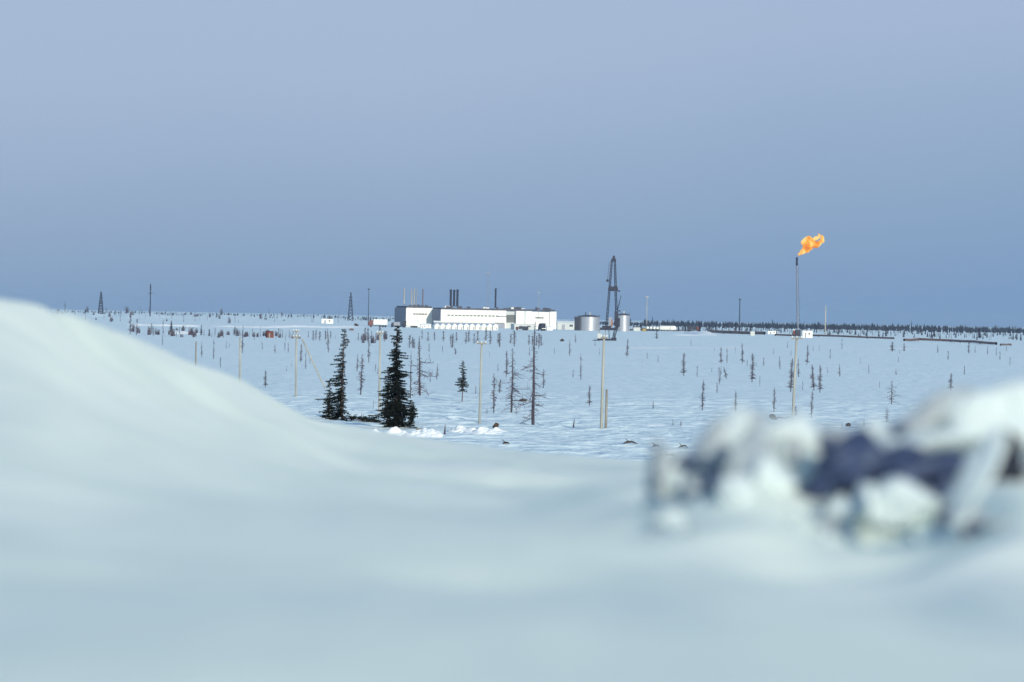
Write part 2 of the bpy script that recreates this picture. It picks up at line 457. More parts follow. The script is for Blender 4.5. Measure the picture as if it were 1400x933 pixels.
for px, py, w, h, D, ti, sd, m_, lb in (
 (1170, 628, 96, 80, 7.3, -12, 51, 'shadeblue', 'large block of painted blue shade in the left half of the long hollow'),
 (1118, 668, 84, 40, 7.3, -28, 61, 'shadeblue', 'thin wedge of painted dark shade tapering to the left end of the long hollow'),
 (1186, 664, 74, 36, 7.2, -14, 62, 'shadeblack', 'strip of painted black shade under the large block of blue shade'),
 (1236, 640, 84, 56, 7.2, 10, 52, 'shadeblue', 'block of painted blue shade in the middle of the long hollow'),
 (1286, 642, 66, 66, 7.2, 30, 63, 'shadeblue', 'block of painted blue shade at the right end of the long hollow'),
 (1374, 648, 66, 112, 7.35, 16, 53, 'shadeblack', 'near black block of painted shade behind the upright snow pillar'),
 (1296, 668, 46, 50, 7.1, 30, 54, 'shadeblack', 'wedge of painted dark shade left of the foot of the snow pillar'),
 (980, 668, 26, 54, 7.0, -20, 55, 'shadeblue', 'small piece of painted dark shade left of the leaning elongated lump'),
 (936, 632, 36, 22, 7.6, -10, 56, 'shadeblue', 'small piece of painted blue shade at the left shoulder of the heap'),
 (1296, 712, 30, 34, 6.65, 30, 57, 'shadeblue', 'piece of painted dark shade on the left of the small lump in the nick'),
 (1330, 728, 40, 22, 6.6, -10, 58, 'shadeblue', 'flat piece of painted dark shade under the small lump in the nick'),
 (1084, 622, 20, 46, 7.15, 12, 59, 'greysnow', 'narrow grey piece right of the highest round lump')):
    clod('shade_grey_block' if m_ != 'shadeblack' else 'shade_clod', px, py, w, h, min(heap_depth(px, py), 7.6) - (.10 if w > 60 else .05), .8, ti, .1, sd, m_, lb, 'ice block' if m_ != 'shadeblack' else 'earth clod', GE, .05)  # ice block and earth clod here are painted shade, except the grey snow piece

r = random.Random(77)
for i in range(46):
    t_ = r.random(); px = 880 + 530 * t_
    top = 600 - 60 * max(0, (px - 1180) / 220) + 30 * max(0, (960 - px) / 80)
    py = r.uniform(top, 735); sz = r.uniform(12, 30)
    if 1085 < px < 1320 and 600 < py < 690: py = r.uniform(690, 740)
    clod('snow_crumb', px, py, sz * r.uniform(.8, 1.5), sz, None, 1.0, r.uniform(-30, 30), r.uniform(-.5, .5), 100 + i % 7, m='snow_clod' if r.random() < .7 else 'greysnow',
         label='small snow crumb ' + ('at the far left end of the heap' if px < 960 else 'on the left pile of the heap' if px < 1085 else 'by the blue hollow of the heap' if px < 1320 else 'near the right edge of the heap'), cat='snow clod', group='small snow crumbs of the heap')

for i in range(16):  # crumbs that break up the painted shade of the long hollow
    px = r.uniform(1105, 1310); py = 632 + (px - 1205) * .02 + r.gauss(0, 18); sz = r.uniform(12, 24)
    clod('shade_crumb', px, py, sz * 1.5, sz, min(heap_depth(px, py), 7.6) - .14, .8, r.uniform(-40, 40), r.uniform(-.5, .5), 120 + i % 5, m=('shadeblue', 'shadegrey', 'shadegrey')[i % 3],
         label='small crumb of painted bluish shade lying in the long hollow under the slab', cat='ice crumb', group='painted shade crumbs in the long hollow')  # ice crumb here is painted shade

# ------------------------------------------------------------------ trees
def larch_meshes(seed, H=6.0, n=70, lmax=.10, long=0, lean=.0, tr=.013, twr=.0028, twigs=3, bare=.12):
    r = random.Random(seed)
    t = MB(); c = MB()
    pts = []; rs = []
    x = y = 0.0
    N = 9
    for i in range(N + 1):
        f = i / N
        pts.append(Vector((x + lean * H * f, y, H * f - (.15 if i == 0 else 0)))); rs.append(H * tr * (1 - f) ** .8 + H * .0012)
        x += r.gauss(0, .004 * H); y += r.gauss(0, .004 * H)
    t.path(pts, rs, 6)
    def at(f):
        k = min(N - 1, int(f * N)); g = f * N - k
        return pts[k].lerp(pts[k + 1], g)
    for i in range(n):
        f = bare + (1 - bare) * ((i + r.random()) / n)
        f = min(f, .985)
        a = r.uniform(0, 2 * math.pi)
        L = H * lmax * (1 - f) ** .45 * r.uniform(.35, 1.15) * (.55 + .9 * abs(math.sin(f * 9 + seed)))
        big = long and r.random() < long and f < .6
        if big: L *= r.uniform(2.2, 4.2)
        p0 = at(f)
        up = r.uniform(-.45, .15) if long else r.uniform(-.25, .25)
        d = Vector((math.cos(a), math.sin(a), up))
        p1 = p0 + d * L * .5
        p2 = p1 + Vector((math.cos(a + r.uniform(-.4, .4)), math.sin(a + r.uniform(-.4, .4)), up + r.uniform(-.5, .3))) * L * .5
        w = H * twr * (1.5 if big else 1)
        c.tube(p0, p1, w, w * .7, 3); c.tube(p1, p2, w * .7, w * .3, 3)
        for k in range(twigs + (3 if big else 0)):
            q = p0.lerp(p2, r.uniform(.25, 1)); l2 = L * r.uniform(.2, .45)
            e = q + Vector((r.gauss(0, 1), r.gauss(0, 1), r.gauss(0, .8))).normalized() * l2
            c.tube(q, e, w * .6, w * .25, 3)
    return t.mesh('trunk', M['lbark'], True), c.mesh('crown', M['twig'])

def plant_larch(ms, p, H, label, rz=0.0, tilt=0.0, group=None, wide=1.0, cat='larch', name='bare_larch', Hm=6.0, mats=None):
    o = empty(name, p, 0)
    o.rotation_euler = (0, math.radians(tilt), rz)
    s = H / Hm
    a = link_mesh('trunk', ms[0], o, sc=(s * wide, s * wide, s)); b = link_mesh('crown', ms[1], o, sc=(s * wide, s * wide, s))
    tag(o, label, cat, group)
    return o

LV = [larch_meshes(s, n=int(nn * 1.5), lmax=lm * 1.25, lean=le, tr=.014, twr=.0065) for s, nn, lm, le in ((1, 90, .085, 0), (2, 70, .07, .01), (3, 110, .10, -.01), (4, 60, .06, .0), (5, 80, .09, .02))]
# name, px, base py, height px, variant, tilt, wide, label
MID = [
 (699, 564, 88, 'H1', 0, 1.0, 'tall bare larch with long sideways boughs, right of the T pole'),
 (729, 581, 142, 'H2', 0, 1.0, 'tallest bare larch, dark straight trunk with drooping bare boughs'),
 (574, 541, 82, 'H3', 0, 1.0, 'dark slender larch just right of the big black spruce'),
 (561, 545, 66, 3, 0, .7, 'very thin faint larch between the big black spruce and the dark slender larch'),
 (493, 540, 56, 0, 0, 1.0, 'bare larch with a dark foot between the two tall black spruces'),
 (488, 508, 24, 1, 0, 1.1, 'short faint larch just left above the larch with a dark foot'),
 (504, 496, 40, 1, 0, .8, 'thin larch in line with the top of the big black spruce on its left'),
 (597, 519, 22, 1, 2, 1.2, 'small faint larch left of the small lone spruce'),
 (449, 482, 33, 0, 4, .8, 'leaning thin larch above and left of the trunk-showing spruce'),
 (411, 496, 26, 2, 0, .8, 'small larch with a dark tuft just right of the braced pole'),
 (418, 505, 26, 3, 0, .8, 'faint larch under the slanting brace of the pole'),
 (363, 530, 24, 2, 0, 1.1, 'dark stubby larch alone above the snow bank edge'),
 (376, 483, 12, 1, 0, 1.2, 'tiny larch in the snow under the rusty red hut'),
 (331, 483, 38, 1, 0, .8, 'larch right beside the wooden pole nearest the snow bank'),
 (292, 491, 28, 3, 0, .9, 'faint larch right of the short brown pole'),
 (276, 489, 22, 1, 0, .9, 'dull larch close to the right of the short brown pole'),
 (222, 472, 16, 3, 0, .9, 'faint tiny larch at the snow bank edge below the left birch scrub'),
 (394, 482, 14, 3, 0, .9, 'tiny faint larch left of the braced pole'),
 (675, 565, 55, 0, 0, .9, 'thin larch left of the larch with long boughs, its foot bare'),
 (683, 538, 20, 2, 12, 1.3, 'short dark larch leaning right beside the larch with long boughs'),
 (692, 516, 37, 2, 0, .8, 'upright larch behind the crown of the larch with long boughs'),
 (743, 531, 27, 4, 0, .9, 'small larch with one dark knot right of the tallest larch'),
 (779, 487, 23, 1, 0, 1.0, 'thin larch in the open snow left below the derrick'),
 (794, 519, 36, 3, 2, .9, 'faint slim larch halfway between the tallest larch and the double pole'),
 (806, 555, 28, 2, 0, 1.2, 'bushy small larch left of the double pole'),
 (787, 469, 13, 1, 0, .9, 'tiny larch below the left silver tank'),
 (857, 489, 26, 2, 0, .8, 'thin dark larch right below the derrick'),
 (935, 514, 32, 2, 0, 1.2, 'dark narrow larch alone in the middle of the snow field'),
 (960, 561, 42, 0, 2, 1.0, 'larch with dark knots right below the lone dark narrow larch'),
 (986, 498, 24, 2, 0, .9, 'upper left larch of the loose cluster right of the lone dark larch'),
 (994, 497, 22, 3, 0, .9, 'faint straight larch standing behind the cluster'),
 (993, 518, 17, 4, 12, 1.3, 'short dark larch of the cluster leaning to the right'),
 (983, 526, 26, 1, 5, .9, 'thin lower larch of the cluster'),
 (1014.5, 498, 29, 2, 0, .8, 'larch behind the thick dark larch, under the dark mast'),
 (1028, 523, 40, 2, 0, 1.1, 'thick dark larch left of the tall yellow pole'),
 (1005, 564, 30, 0, 0, 1.1, 'small larch with twiggy right side just above the ploughed heap'),
 (1058, 563, 34, 0, 0, 1.0, 'twiggy larch above the brown clod by the tall yellow pole'),
 (1081, 536, 46, 2, 0, 1.0, 'dark larch touching the left side of the tall yellow pole'),
 (1092, 516, 26, 1, 0, 1.1, 'faint larch right behind the tall yellow pole'),
 (1103, 499, 28, 2, 0, .8, 'narrow larch below the white hut'),
 (1113, 534, 36, 2, -6, 1.1, 'left one of the crossing pair of dark larches right of the yellow pole'),
 (1121, 537, 38, 2, 0, 1.0, 'right one of the crossing pair of dark larches'),
 (1148, 515, 17, 1, 0, 1.3, 'short dark larch alone right of the crossing pair'),
 (1151, 478, 16, 3, 0, .8, 'hair thin larch under the end of the dark pipe'),
 (1109, 571, 38, 0, 2, .9, 'larch with two dark tufts right of the foot of the yellow pole'),
 (1088, 570, 15, 2, 0, 1.3, 'stubby larch touching the foot of the yellow pole'),
 (1300, 534, 24, 2, 0, 1.3, 'small pointed larch above the crown of the heap at right'),
 (1219, 553, 32, 'B1', 0, 1.5, 'crooked larch with spreading tufts above the left slab of the heap'),
 (1213, 577, 20, 'B1', 0, 1.5, 'low bushy larch below the crooked larch'),
 (1225, 513, 9, 1, 0, 1.5, 'tiny tuft of a larch above the crooked larch'),
 (1220, 481, 14, 2, 0, 1.5, 'small larch below the gap in the dark pipe'),
 (1236, 481, 12, 2, 0, 1.0, 'small larch right below the gap in the dark pipe'),
 (1282, 483, 12, 3, 0, 1.2, 'faint larch below the thickest part of the dark pipe'),
 (1324, 484, 18, 2, 0, .8, 'dark larch crossing the pipe near its right end'),
 (1333, 483, 10, 3, 0, 1.1, 'tiny faint larch right of the one crossing the pipe'),
 (1350, 485, 10, 3, 0, 1.1, 'very faint larch under the right end of the pipe'),
 (898, 464, 12, 2, 0, 1.3, 'tiny dark larch in front of the row of white cylinders'),
 (893, 560, 12, 1, 0, 1.3, 'tiny larch in empty snow halfway down from the lone dark larch'),
 (1044, 500, 12, 3, 0, 1.3, 'faint little larch right of the thick dark larch'),
 (920, 583, 10, 1, 0, 1.2, 'left of the two short twigs in front of the heap'),
 (931, 583, 8, 4, 0, 1.4, 'right of the two short twigs in front of the heap'),
 (784, 585, 13, 'S', 3, 1.0, 'short dead stump left of the double pole'),
 (608, 594, 15, 'S', 0, 1.0, 'short dead stump in the lumpy snow right of the black spruces'),
 (666, 566, 8, 'B1', 0, 1.6, 'little twiggy bush beside the first tall pole right of the spruces'),
 (706, 567, 10, 'B1', 0, 1.3, 'little twiggy bush at the foot of the larch with long boughs'),
 (1151, 586, 9, 'B1', 0, 1.0, 'low twigs left of the small brown clod'),
 (1181, 583, 10, 'B1', 0, 1.0, 'low twigs right of the small brown clod'),
 (623, 485, 10, 4, 10, 1.6, 'small bush leaning right above the small lone spruce'),
 (566, 477, 14, 2, 0, 1.2, 'short larch just left of the top of the dark slender larch'),
]
H1 = larch_meshes(11, n=140, lmax=.12, long=.24, lean=.0, tr=.014, twr=.0030, twigs=4, bare=.10)
H2 = larch_meshes(12, n=130, lmax=.075, long=.18, lean=-.008, tr=.015, twr=.0022, twigs=4, bare=.06)
H3 = larch_meshes(13, n=150, lmax=.09, long=.12, lean=.0, tr=.018, twr=.0040, twigs=4, bare=.05)
B1 = larch_meshes(14, n=45, lmax=.24, long=.1, lean=.04, tr=.012, twr=.006, twigs=5, bare=.08)
S1 = larch_meshes(15, n=8, lmax=.08, lean=.03, tr=.10, twr=.02, twigs=1, bare=.2)
VAR = {'H1': H1, 'H2': H2, 'H3': H3, 'B1': B1, 'S': S1}
for px, py, h, v, ti, wd, lb in MID:
    p = P(px, py)
    if ti == 0 and h > 14: ti = random.gauss(0, 1.6)
    ms = VAR[v] if isinstance(v, str) else LV[v]
    k = 1.0 if isinstance(v, str) else min(2.2, max(1.0, 30.0 / h))     # small far ones are relatively stockier
    nm, ct = ('bare_larch', 'larch')
    if v == 'B1' and 'bush' in lb or 'twigs' in lb: nm, ct = 'twiggy_bush', 'bush'
    if v == 'S': nm, ct = 'tree_stump', 'stump'
    plant_larch(ms, p, hpx(p, h), lb, rz=random.uniform(0, 6), tilt=ti, wide=wd * (1 + (k - 1) * .5), name=nm, cat=ct,
                group='bare larches scattered over the snow field' if ct == 'larch' else None)

# ---- spruces
def spruce(name, p, H, width, label, seed, side=None, whorls=46, sparse=0.0, bare=0.03, top=None, cat='spruce', droop=.35, group=None, tr=.013, lean=0.0):
    r = random.Random(seed)
    root = empty(name, p)
    t = MB()
    N = 12; pts = []; rs = []
    for i in range(N + 1):
        f = i / N
        pts.append(Vector((lean * H * f + .006 * H * math.sin(f * 5 + seed), .004 * H * math.cos(f * 6 + seed), H * f - (.2 if i == 0 else 0))))
        rs.append(H * tr * (1 - f) ** .9 + .008)
    t.path(pts, rs, 8)
    t.build('trunk', M['sbark'], root, True)
    c = MB()
    for w in range(whorls):
        f = bare + (1 - bare) * (w / (whorls - 1)) ** 1.02 * .985
        k = min(N - 1, int(f * N)); p0 = pts[k].lerp(pts[k + 1], f * N - k)
        nb = 7 if f < .75 else 4
        for b in range(nb):
            if r.random() < sparse: continue
            a = r.uniform(0, 2 * math.pi)
            prof = width(f)
            if side: prof *= side(f, math.cos(a))
            L = prof * r.uniform(.45, 1.0) * (1.45 if r.random() < .10 else 1) * (.55 + .6 * abs(math.sin(w * 1.9 + seed)))
            if L < .05: continue
            dirv = Vector((math.cos(a), math.sin(a), 0)); perp = Vector((-math.sin(a), math.cos(a), 0))
            ns = max(3, int(L / .13))
            prev = p0.copy()
            for sgm in range(ns):
                g = (sgm + 1) / ns
                z = -droop * L * (g - .55 * g * g) * (1.1 - f) * 1.6 + (.1 * L if f > .8 else 0) * g
                q = p0 + dirv * L * g + Vector((0, 0, z))
                c.tube(prev, q, .018 * (1 - g * .6), .012 * (1 - g * .6), 3)
                wv = (.10 + .16 * L * (1 - abs(g - .45)) * .8)
                for sd in (-1, 1):
                    for rep in range(2):
                        e = prev.lerp(q, r.random()) + perp * sd * wv * r.uniform(.4, 1.1) + dirv * .08 + Vector((0, 0, r.uniform(-.13, .02)))
                        c.tri(prev, q, e)
                e = prev.lerp(q, .5) + Vector((r.gauss(0, .03), r.gauss(0, .03), -r.uniform(.06, .17)))
                c.tri(prev, q, e)
                prev = q
    c.build('crown', M['needles'], root)
    tag(root, label, cat, group)
    return root

GS = 'black spruces beside the snow bank'
p = P(541, 584); H = hpx(p, 140)
def w2(f): return (.38 + 1.95 * (1 - f) ** 1.25) * (.85 + .3 * math.sin(f * 37)) * (1.0 if f > .07 else .7) * (1.0 if f < .72 else .9)
spruce('spruce_tree', p, H, w2, 'big dense black spruce, tallest and darkest tree in the photo', 101, whorls=84, group=GS, tr=.017, droop=.45)
p = P(530, 581)
spruce('spruce_tree', p, hpx(p, 80), lambda f: .1 + .95 * (1 - f) ** .8, 'slim young spruce pressed against the left side of the big dense spruce', 102, whorls=34, group=GS)
p = P(467, 574); H = hpx(p, 125)
def w1(f):
    w = .28 + 1.45 * (1 - f) ** 1.15
    return w * (.65 + .5 * abs(math.sin(f * 17)))
def s1(f, c):
    return (1.15 if c < -.1 else (.38 if f < .78 else .9)) * (1.2 if f < .22 and c < 0 else 1)
sp1 = spruce('spruce_tree', p, H, w1, 'tall ragged spruce with its trunk showing on the right, left of the big dense one', 103, side=s1, whorls=58, sparse=.22, group=GS, tr=.014, lean=.012, bare=.02)
p = P(450, 571)
spruce('spruce_tree', p, hpx(p, 52), lambda f: .12 + .75 * (1 - f) ** .8, 'dense low spruce at the left foot of the ragged spruce', 104, whorls=24, group=GS)
p = P(563, 580)
spruce('spruce_tree', p, hpx(p, 33), lambda f: .18 + .42 * math.sin(min(1, 1.25 * (1 - f)) * 2.4) * .9, 'small drooping spruce at the right foot of the big dense spruce', 105, whorls=16, group=GS, droop=.8)
p = P(632, 549); 
spruce('spruce_tree', p, hpx(p, 56), lambda f: (.22 + 1.0 * (1 - f)) * (.35 + .75 * abs(math.sin(f * 9.5))), 'small lone black spruce with a bare lower stem', 106, whorls=26, bare=.28, group=GS, sparse=.1, tr=.012)
# brushwood and fallen crown between the spruces
p = P(494, 577)
b = MB(); bb = MB(); r = random.Random(5)
for i in range(70):
    x = r.uniform(-1.25, 1.35); z = .25 - .12 * x + r.gauss(0, .08)
    a = Vector((x, r.gauss(0, .4), max(0, z))); e = a + Vector((r.gauss(0, .35), r.gauss(0, .2), r.gauss(0.03, .13)))
    b.tube(a, e, .022, .01, 3)
    for k in range(10):
        q = a.lerp(e, r.random()); b.tri(q, q + Vector((r.gauss(0, .1), r.gauss(0, .1), r.gauss(0, .06))), q + Vector((r.gauss(0, .1), r.gauss(0, .1), -r.uniform(.0, .12))))
root = empty('fallen_spruce', p)
bb.tube((-1.4, 0, .28), (1.5, .1, .06), .05, .08, 6).tube((.0, 0, .2), (.02, 0, .78), .03, .01, 4)
bb.build('trunk', M['sbark'], root, True); b.build('branches', M['needles'], root)
tag(root, 'fallen spruce top lying in the snow between the two tall black spruces', 'fallen tree')

# ------------------------------------------------------------------ wooden poles of the power line
def pole(px, py, h, label, top_dx=0.0, r=.13, bar=None, brace=None, double=False, m='polewood', cat='utility pole', group='wooden poles of the power line'):
    p = P(px, py); H = hpx(p, h); s = p.y / F
    root = empty('utility_pole', p)
    tx = top_dx * s
    MB().tube((0, 0, -.4), (tx, 0, H), r, r * .72, 8, True).build('post', M[m], root, True)
    if double:
        MB().tube((.36, .1, -.4), (.30 + tx, .1, H * .42), r * .85, r * .7, 8, True).build('stub_post', M['greywood'], root, True)
    if bar:
        for bw, bz in bar:
            x = tx * (bz / h)
            MB().box(x, -.14, bz * s, bw * s, .1, .11).build('crossarm', M['greywood'], root)
            for k in (-.42, 0.0, .42):
                MB().lathe([(0.0, 0), (.05, .0), (.04, .06), (.06, .09), (.03, .16), (0, .17)], 8, x + k * bw * s, -.14).build('insulator', M['white'], root, True, (0, 0, bz * s + .056))
    if brace:
        x1, z1, x2, z2 = brace
        MB().tube((x1 * s, -.1, z1 * s), (x2 * s, -.1, z2 * s), r * .8, r * .7, 6, True).build('brace', M[m], root, True)
    tag(root, label, cat, group)
    return root
pole(822, 586, 127, 'thick yellow double pole in front of the derrick, short grey stub post beside it', 1.5, .125, bar=[(9, 124)], double=True)
pole(1083, 584, 124, 'tall yellow wooden pole with a short crossarm, foot behind the ploughed heap', 4, .12, bar=[(15, 121)])
pole(655.5, 579, 111, 'pale wooden pole with a T crossarm in the middle of the field', 1, .10, bar=[(13, 109)])
pole(518.5, 563, 109, 'thin pale pole mostly hidden behind the big black spruce', -1, .10, bar=[(9, 107)])
pole(404.5, 543, 90, 'pale pole held by a long slanting brace on its right', -1, .11, bar=[(10, 82), (8, 90)], brace=(7, 80, 40, 12))
pole(328, 530, 69, 'wooden pole rising out of the snow bank slope', -1, .13)
pole(267.5, 500, 33, 'short brown pole low behind the snow bank edge', 0, .14, m='greywood')

# dark clods and bits on the snow
def bit(px, py, w, h, label, name='dark_clod', m='darkobj', tilt=0, seed=60, cat='clod', stick=None):
    p = P(px, py); s = p.y / F
    me = chunk_mesh(seed, rough=.12, sub=3); me.materials.append(M[m])
    o = bpy.data.objects.new(name, me); col.objects.link(o)
    o.location = p + Vector((0, 0, h * s * .35)); o.scale = (w * s / 1.7, w * s / 2, h * s / 1.7)
    o.rotation_euler = (0, math.radians(tilt), 0)
    tag(o, label, cat)
    return o
bit(677, 586, 10, 8, 'black clod tilted in the snow right of the foot of the T pole', tilt=-35, seed=61)
bit(715, 549, 10, 4, 'flat black clod between the two tall larches', tilt=-8, seed=62)
bit(768, 467, 6, 4, 'small black clod far off, left of the derrick', tilt=-15, seed=63)
bit(1057, 574, 10, 8, 'brown clod left of the foot of the tall yellow pole', seed=64)
bit(1159, 583, 7, 5, 'small brown clod right of the tall yellow pole', seed=65)
bit(577, 592, 13, 6, 'yellow clay clod in the lumpy snow under the spruces', m='dirt', tilt=12, seed=66)
bit(543, 592, 5, 5, 'tiny yellowish clod in front of the big spruce', m='dirt', seed=67)
bit(487, 446, 5, 4, 'small dark clod left of the red lorry', seed=68)
bit(480, 452, 6, 3, 'small brown clod above the ragged spruce', seed=69, m='pipe')
p = P(1080, 573); s = p.y / F
st = MB(); st.path([Vector((-19 * s, 0, .05)), Vector((-13 * s, 0, .12)), Vector((-8 * s, 0, .03)), Vector((0, 0, .16))], [.06, .05, .06, .05], 5)
o = st.build('fallen_branch', M['darkobj'], None, True, p); tag(o, 'dark branch on the snow joining the brown clod to the yellow pole', 'branch')
for px, py, w, lb in ((862, 608, 20, 'dark curved branch lying in front of the double pole'), (934, 613, 12, 'small dark branch close to the left end of the heap'),
                      (916, 626, 16, 'forked dark branch at the left foot of the heap'), (897, 612, 10, 'faint twig lying left of the small dark branch'),
                      (692, 608, 9, 'short twig at the edge of the bank')):
    p = P(px, py); s = p.y / F; r = random.Random(px)
    b = MB(); n = 5; pts = []
    for i in range(n + 1):
        f = i / n - .5
        pts.append(Vector((f * w * s, r.gauss(0, .1), .06 + .16 * (1 - 4 * f * f) * r.uniform(.4, 1))))
    b.path(pts, [.03, .06, .075, .06, .05, .02], 5)
    b.tube(pts[2], pts[2] + Vector((-.25, 0, .22)), .03, .015, 4)
    tag(b.build('fallen_branch', M['darkobj'], None, True, p), lb, 'branch')

# lumpy snow heap in front of the spruces
def heap(name, px0, px1, py, hpxs, label, seed, depth=2.0, m='ridge', amp=.8, n=60, kk=3.2):
    a, b = P(px0, py[0]), P(px1, py[1]); H = hpx(a, hpxs)
    L = (b - a).length; m_ = (a + b) / 2
    ang = math.atan2((b - a).y, (b - a).x)
    nx, ny = n, 22
    x = np.linspace(-L / 2, L / 2, nx); y = np.linspace(-depth / 2, depth / 2, ny)
    X, Y = np.meshgrid(x, y)
    prof = np.clip(1 - (2 * Y / depth) ** 2, 0, 1) * np.clip(1 - (2 * X / L) ** 6, 0, 1)
    k = H * kk
    ca, sa = math.cos(ang), math.sin(ang); cx0, cy0 = (a.x + b.x) / 2, (a.y + b.y) / 2
    Z0 = zt(cx0 + X * ca - Y * sa, cy0 + X * sa + Y * ca) - float(zt(m_.x, m_.y))
    Z = Z0 + prof * H * (1 + amp * vn(X / k + seed, Y / k, seed) + amp * .5 * vn(X / k * 2.7, Y / k * 2.7 + seed, seed + 1)) * .75 - .1 * H * (1 - prof) - .03
    o = grid_object(name, X, Y, Z, M[m])
    o.location = (a.x + (b - a).x / 2, a.y + (b - a).y / 2, float(zt(m_.x, m_.y)))
    o.rotation_euler = (0, 0, ang)
    tag(o, label, kind='structure')
    return o
heap('snow_heap', 498, 606, (594, 597), 9.5, 'lumpy bright snow heap below the spruces', 31, 3.0, n=260, kk=1.5)
heap('snow_heap', 610, 682, (590, 593), 7, 'lumpy bright snow at the foot of the T pole', 32, 3.0, n=200, kk=1.5)
heap('snow_heap', 944, 968, (457, 459), 6, 'white ploughed snow heap by the pipe', 33, 14, amp=.2)
heap('snow_heap', 930, 950, (459, 459), 2.5, 'low end of the white ploughed snow heap', 39, 14, amp=.3)
heap('snow_berm', 840, 1085, (477, 477), 1.3, 'bright thin snow berm of a track', 34, 14, amp=.25, n=160)
heap('snow_berm', 1120, 1260, (476, 477), 1.2, 'bright thin snow berm of a track, right part', 35, 14, amp=.4, n=100)
heap('snow_berm', 280, 500, (447, 448), 3.4, 'bright snow embankment left of the factory', 36, 9, amp=.25, n=160)
heap('snow_berm', 170, 280, (445, 447), 3.0, 'bright snow embankment behind the birch scrub', 37, 9, amp=.3, n=90)
heap('snow_berm', 240, 260, (457, 457), 4, 'small snow heap in the birch scrub', 38, 14, amp=.3)

# ------------------------------------------------------------------ rows of small far trees and scrub
def far_spruce_mesh(seed, H=6.0, wd=.16, nw=9):
    r = random.Random(seed); b = MB()
    b.tube((0, 0, -.3), (0, 0, H), .10, .02, 4)
    for w in range(nw):
        f = .08 + .9 * w / nw
        R = H * wd * (1 - f) ** .75 * r.uniform(.6, 1.25) + .1
        z = H * f; n = 6
        ph = r.uniform(0, 6)
        for k in range(n):
            a0, a1 = ph + 2 * math.pi * k / n, ph + 2 * math.pi * (k + .8) / n
            Rk = R * r.uniform(.6, 1.25)
            b.tri((0, 0, z + H * .11), (Rk * math.cos(a0), Rk * math.sin(a0), z - H * .03 * r.random()), (Rk * math.cos(a1), Rk * math.sin(a1), z - H * .03 * r.random()))
    return b.mesh('far_spruce', M['farneedle'])
def far_larch_mesh(seed, H=6.0, n=60, wd=.10, w=.085):
    r = random.Random(seed); b = MB()
    b.tube((0, 0, -.3), (r.gauss(0, .1), 0, H), .09, .03, 4)
    for i in range(n):
        f = .08 + .9 * r.random()
        a = r.uniform(0, 6.28); L = H * wd * (1 - f * .6) * r.uniform(.4, 1.2)
        p0 = Vector((0, 0, H * f))
        b.tube(p0, p0 + Vector((math.cos(a) * L, math.sin(a) * L, r.uniform(-.2, .6) * L)), w, w * .5, 3)
    return b.mesh('far_larch', M['fartwig'])
def scrub_mesh(seed, H=3.0, n=26, spread=.45):
    r = random.Random(seed); b = MB()
    for i in range(n):
        x, y = r.gauss(0, .25) * H * spread, r.gauss(0, .25) * H * spread
        p0 = Vector((x, y, -.1)); h = H * r.uniform(.3, 1)
        p1 = Vector((x + r.gauss(0, .035) * H, y + r.gauss(0, .035) * H, h))
        b.tube(p0, p1, .06, .03, 3)
        for k in range(3):
            q = p0.lerp(p1, r.uniform(.3, .95)); b.tube(q, q + Vector((r.gauss(0, .045) * H, r.gauss(0, .045) * H, r.uniform(.0, .14) * H)), .06, .03, 3)
    return b.mesh('birch_scrub', M['fartwig'])
def zone(px, zs):
    for x, t in zs:
        if px < x: return t
    return zs[-1][1]
ZW = [(945, 'behind the white cylinders'), (1011, 'between the dark lorry and the dark pole mast'), (1088, 'between the dark pole mast and the flare stack'),
      (1128, 'between the flare stack and the pale thick mast'), (1180, 'just right of the pale thick mast'), (1230, 'left of the gap in the dark pipe'), (1300, 'right of the gap in the dark pipe'), (9999, 'above the right end of the dark pipe')]
ZL = [(205, 'left of the tall pylon pole'), (300, 'just right of the tall pylon pole'), (400, 'above the rusty red hut'), (479, 'left of the lattice pylon'), (9999, 'between the lattice pylon and the factory')]
ZS = [(205, 'at its left end by the snow bank'), (262, 'above the short brown pole'), (320, 'left of the pole in the snow bank'), (365, 'left of the rusty red hut'), (9999, 'right of the rusty red hut')]
ZM = [(460, 'left of the ragged spruce'), (541, 'between the two tall spruces'), (590, 'just right of the big dense spruce'), (632, 'above the small lone spruce'), (660, 'around the T pole top'), (700, 'right of the T pole'), (9999, 'by the tallest larch top')]
ZF = [(404, 'left of the braced pole'), (540, 'behind the two tall spruces'), (655, 'left of the T pole'), (740, 'around the tallest larch'), (822, 'left of the double pole'), (940, 'right of the double pole'),
      (1028, 'around the thick dark larch'), (1086, 'left of the tall yellow pole'), (1150, 'right of the tall yellow pole'), (1240, 'above the left slab of the heap'), (9999, 'above the crowning block of the heap')]
FS = [far_spruce_mesh(s, wd=w) for s, w in ((1, .16), (2, .19), (3, .14), (4, .22), (5, .17))]
FL = [far_larch_mesh(s) for s in range(5)]
SC = [scrub_mesh(s) for s in range(4)]

def far(px, py, h, kind, label, cat, group, wide=1.0):
    p = P(px, py); H = hpx(p, h) * (.86 if kind == 's' and 'wood' in group else 1)
    ms, H0, nm = {'s': (FS, 6.0, 'far_spruce'), 'l': (FL, 6.0, 'far_larch'), 'b': (SC, 3.0, 'birch_scrub')}[kind]
    o = link_mesh(nm, random.choice(ms), None, p, random.uniform(0, 6.28), (H / H0 * wide, H / H0 * wide, H / H0))
    tag(o, label, cat, group)
    return o
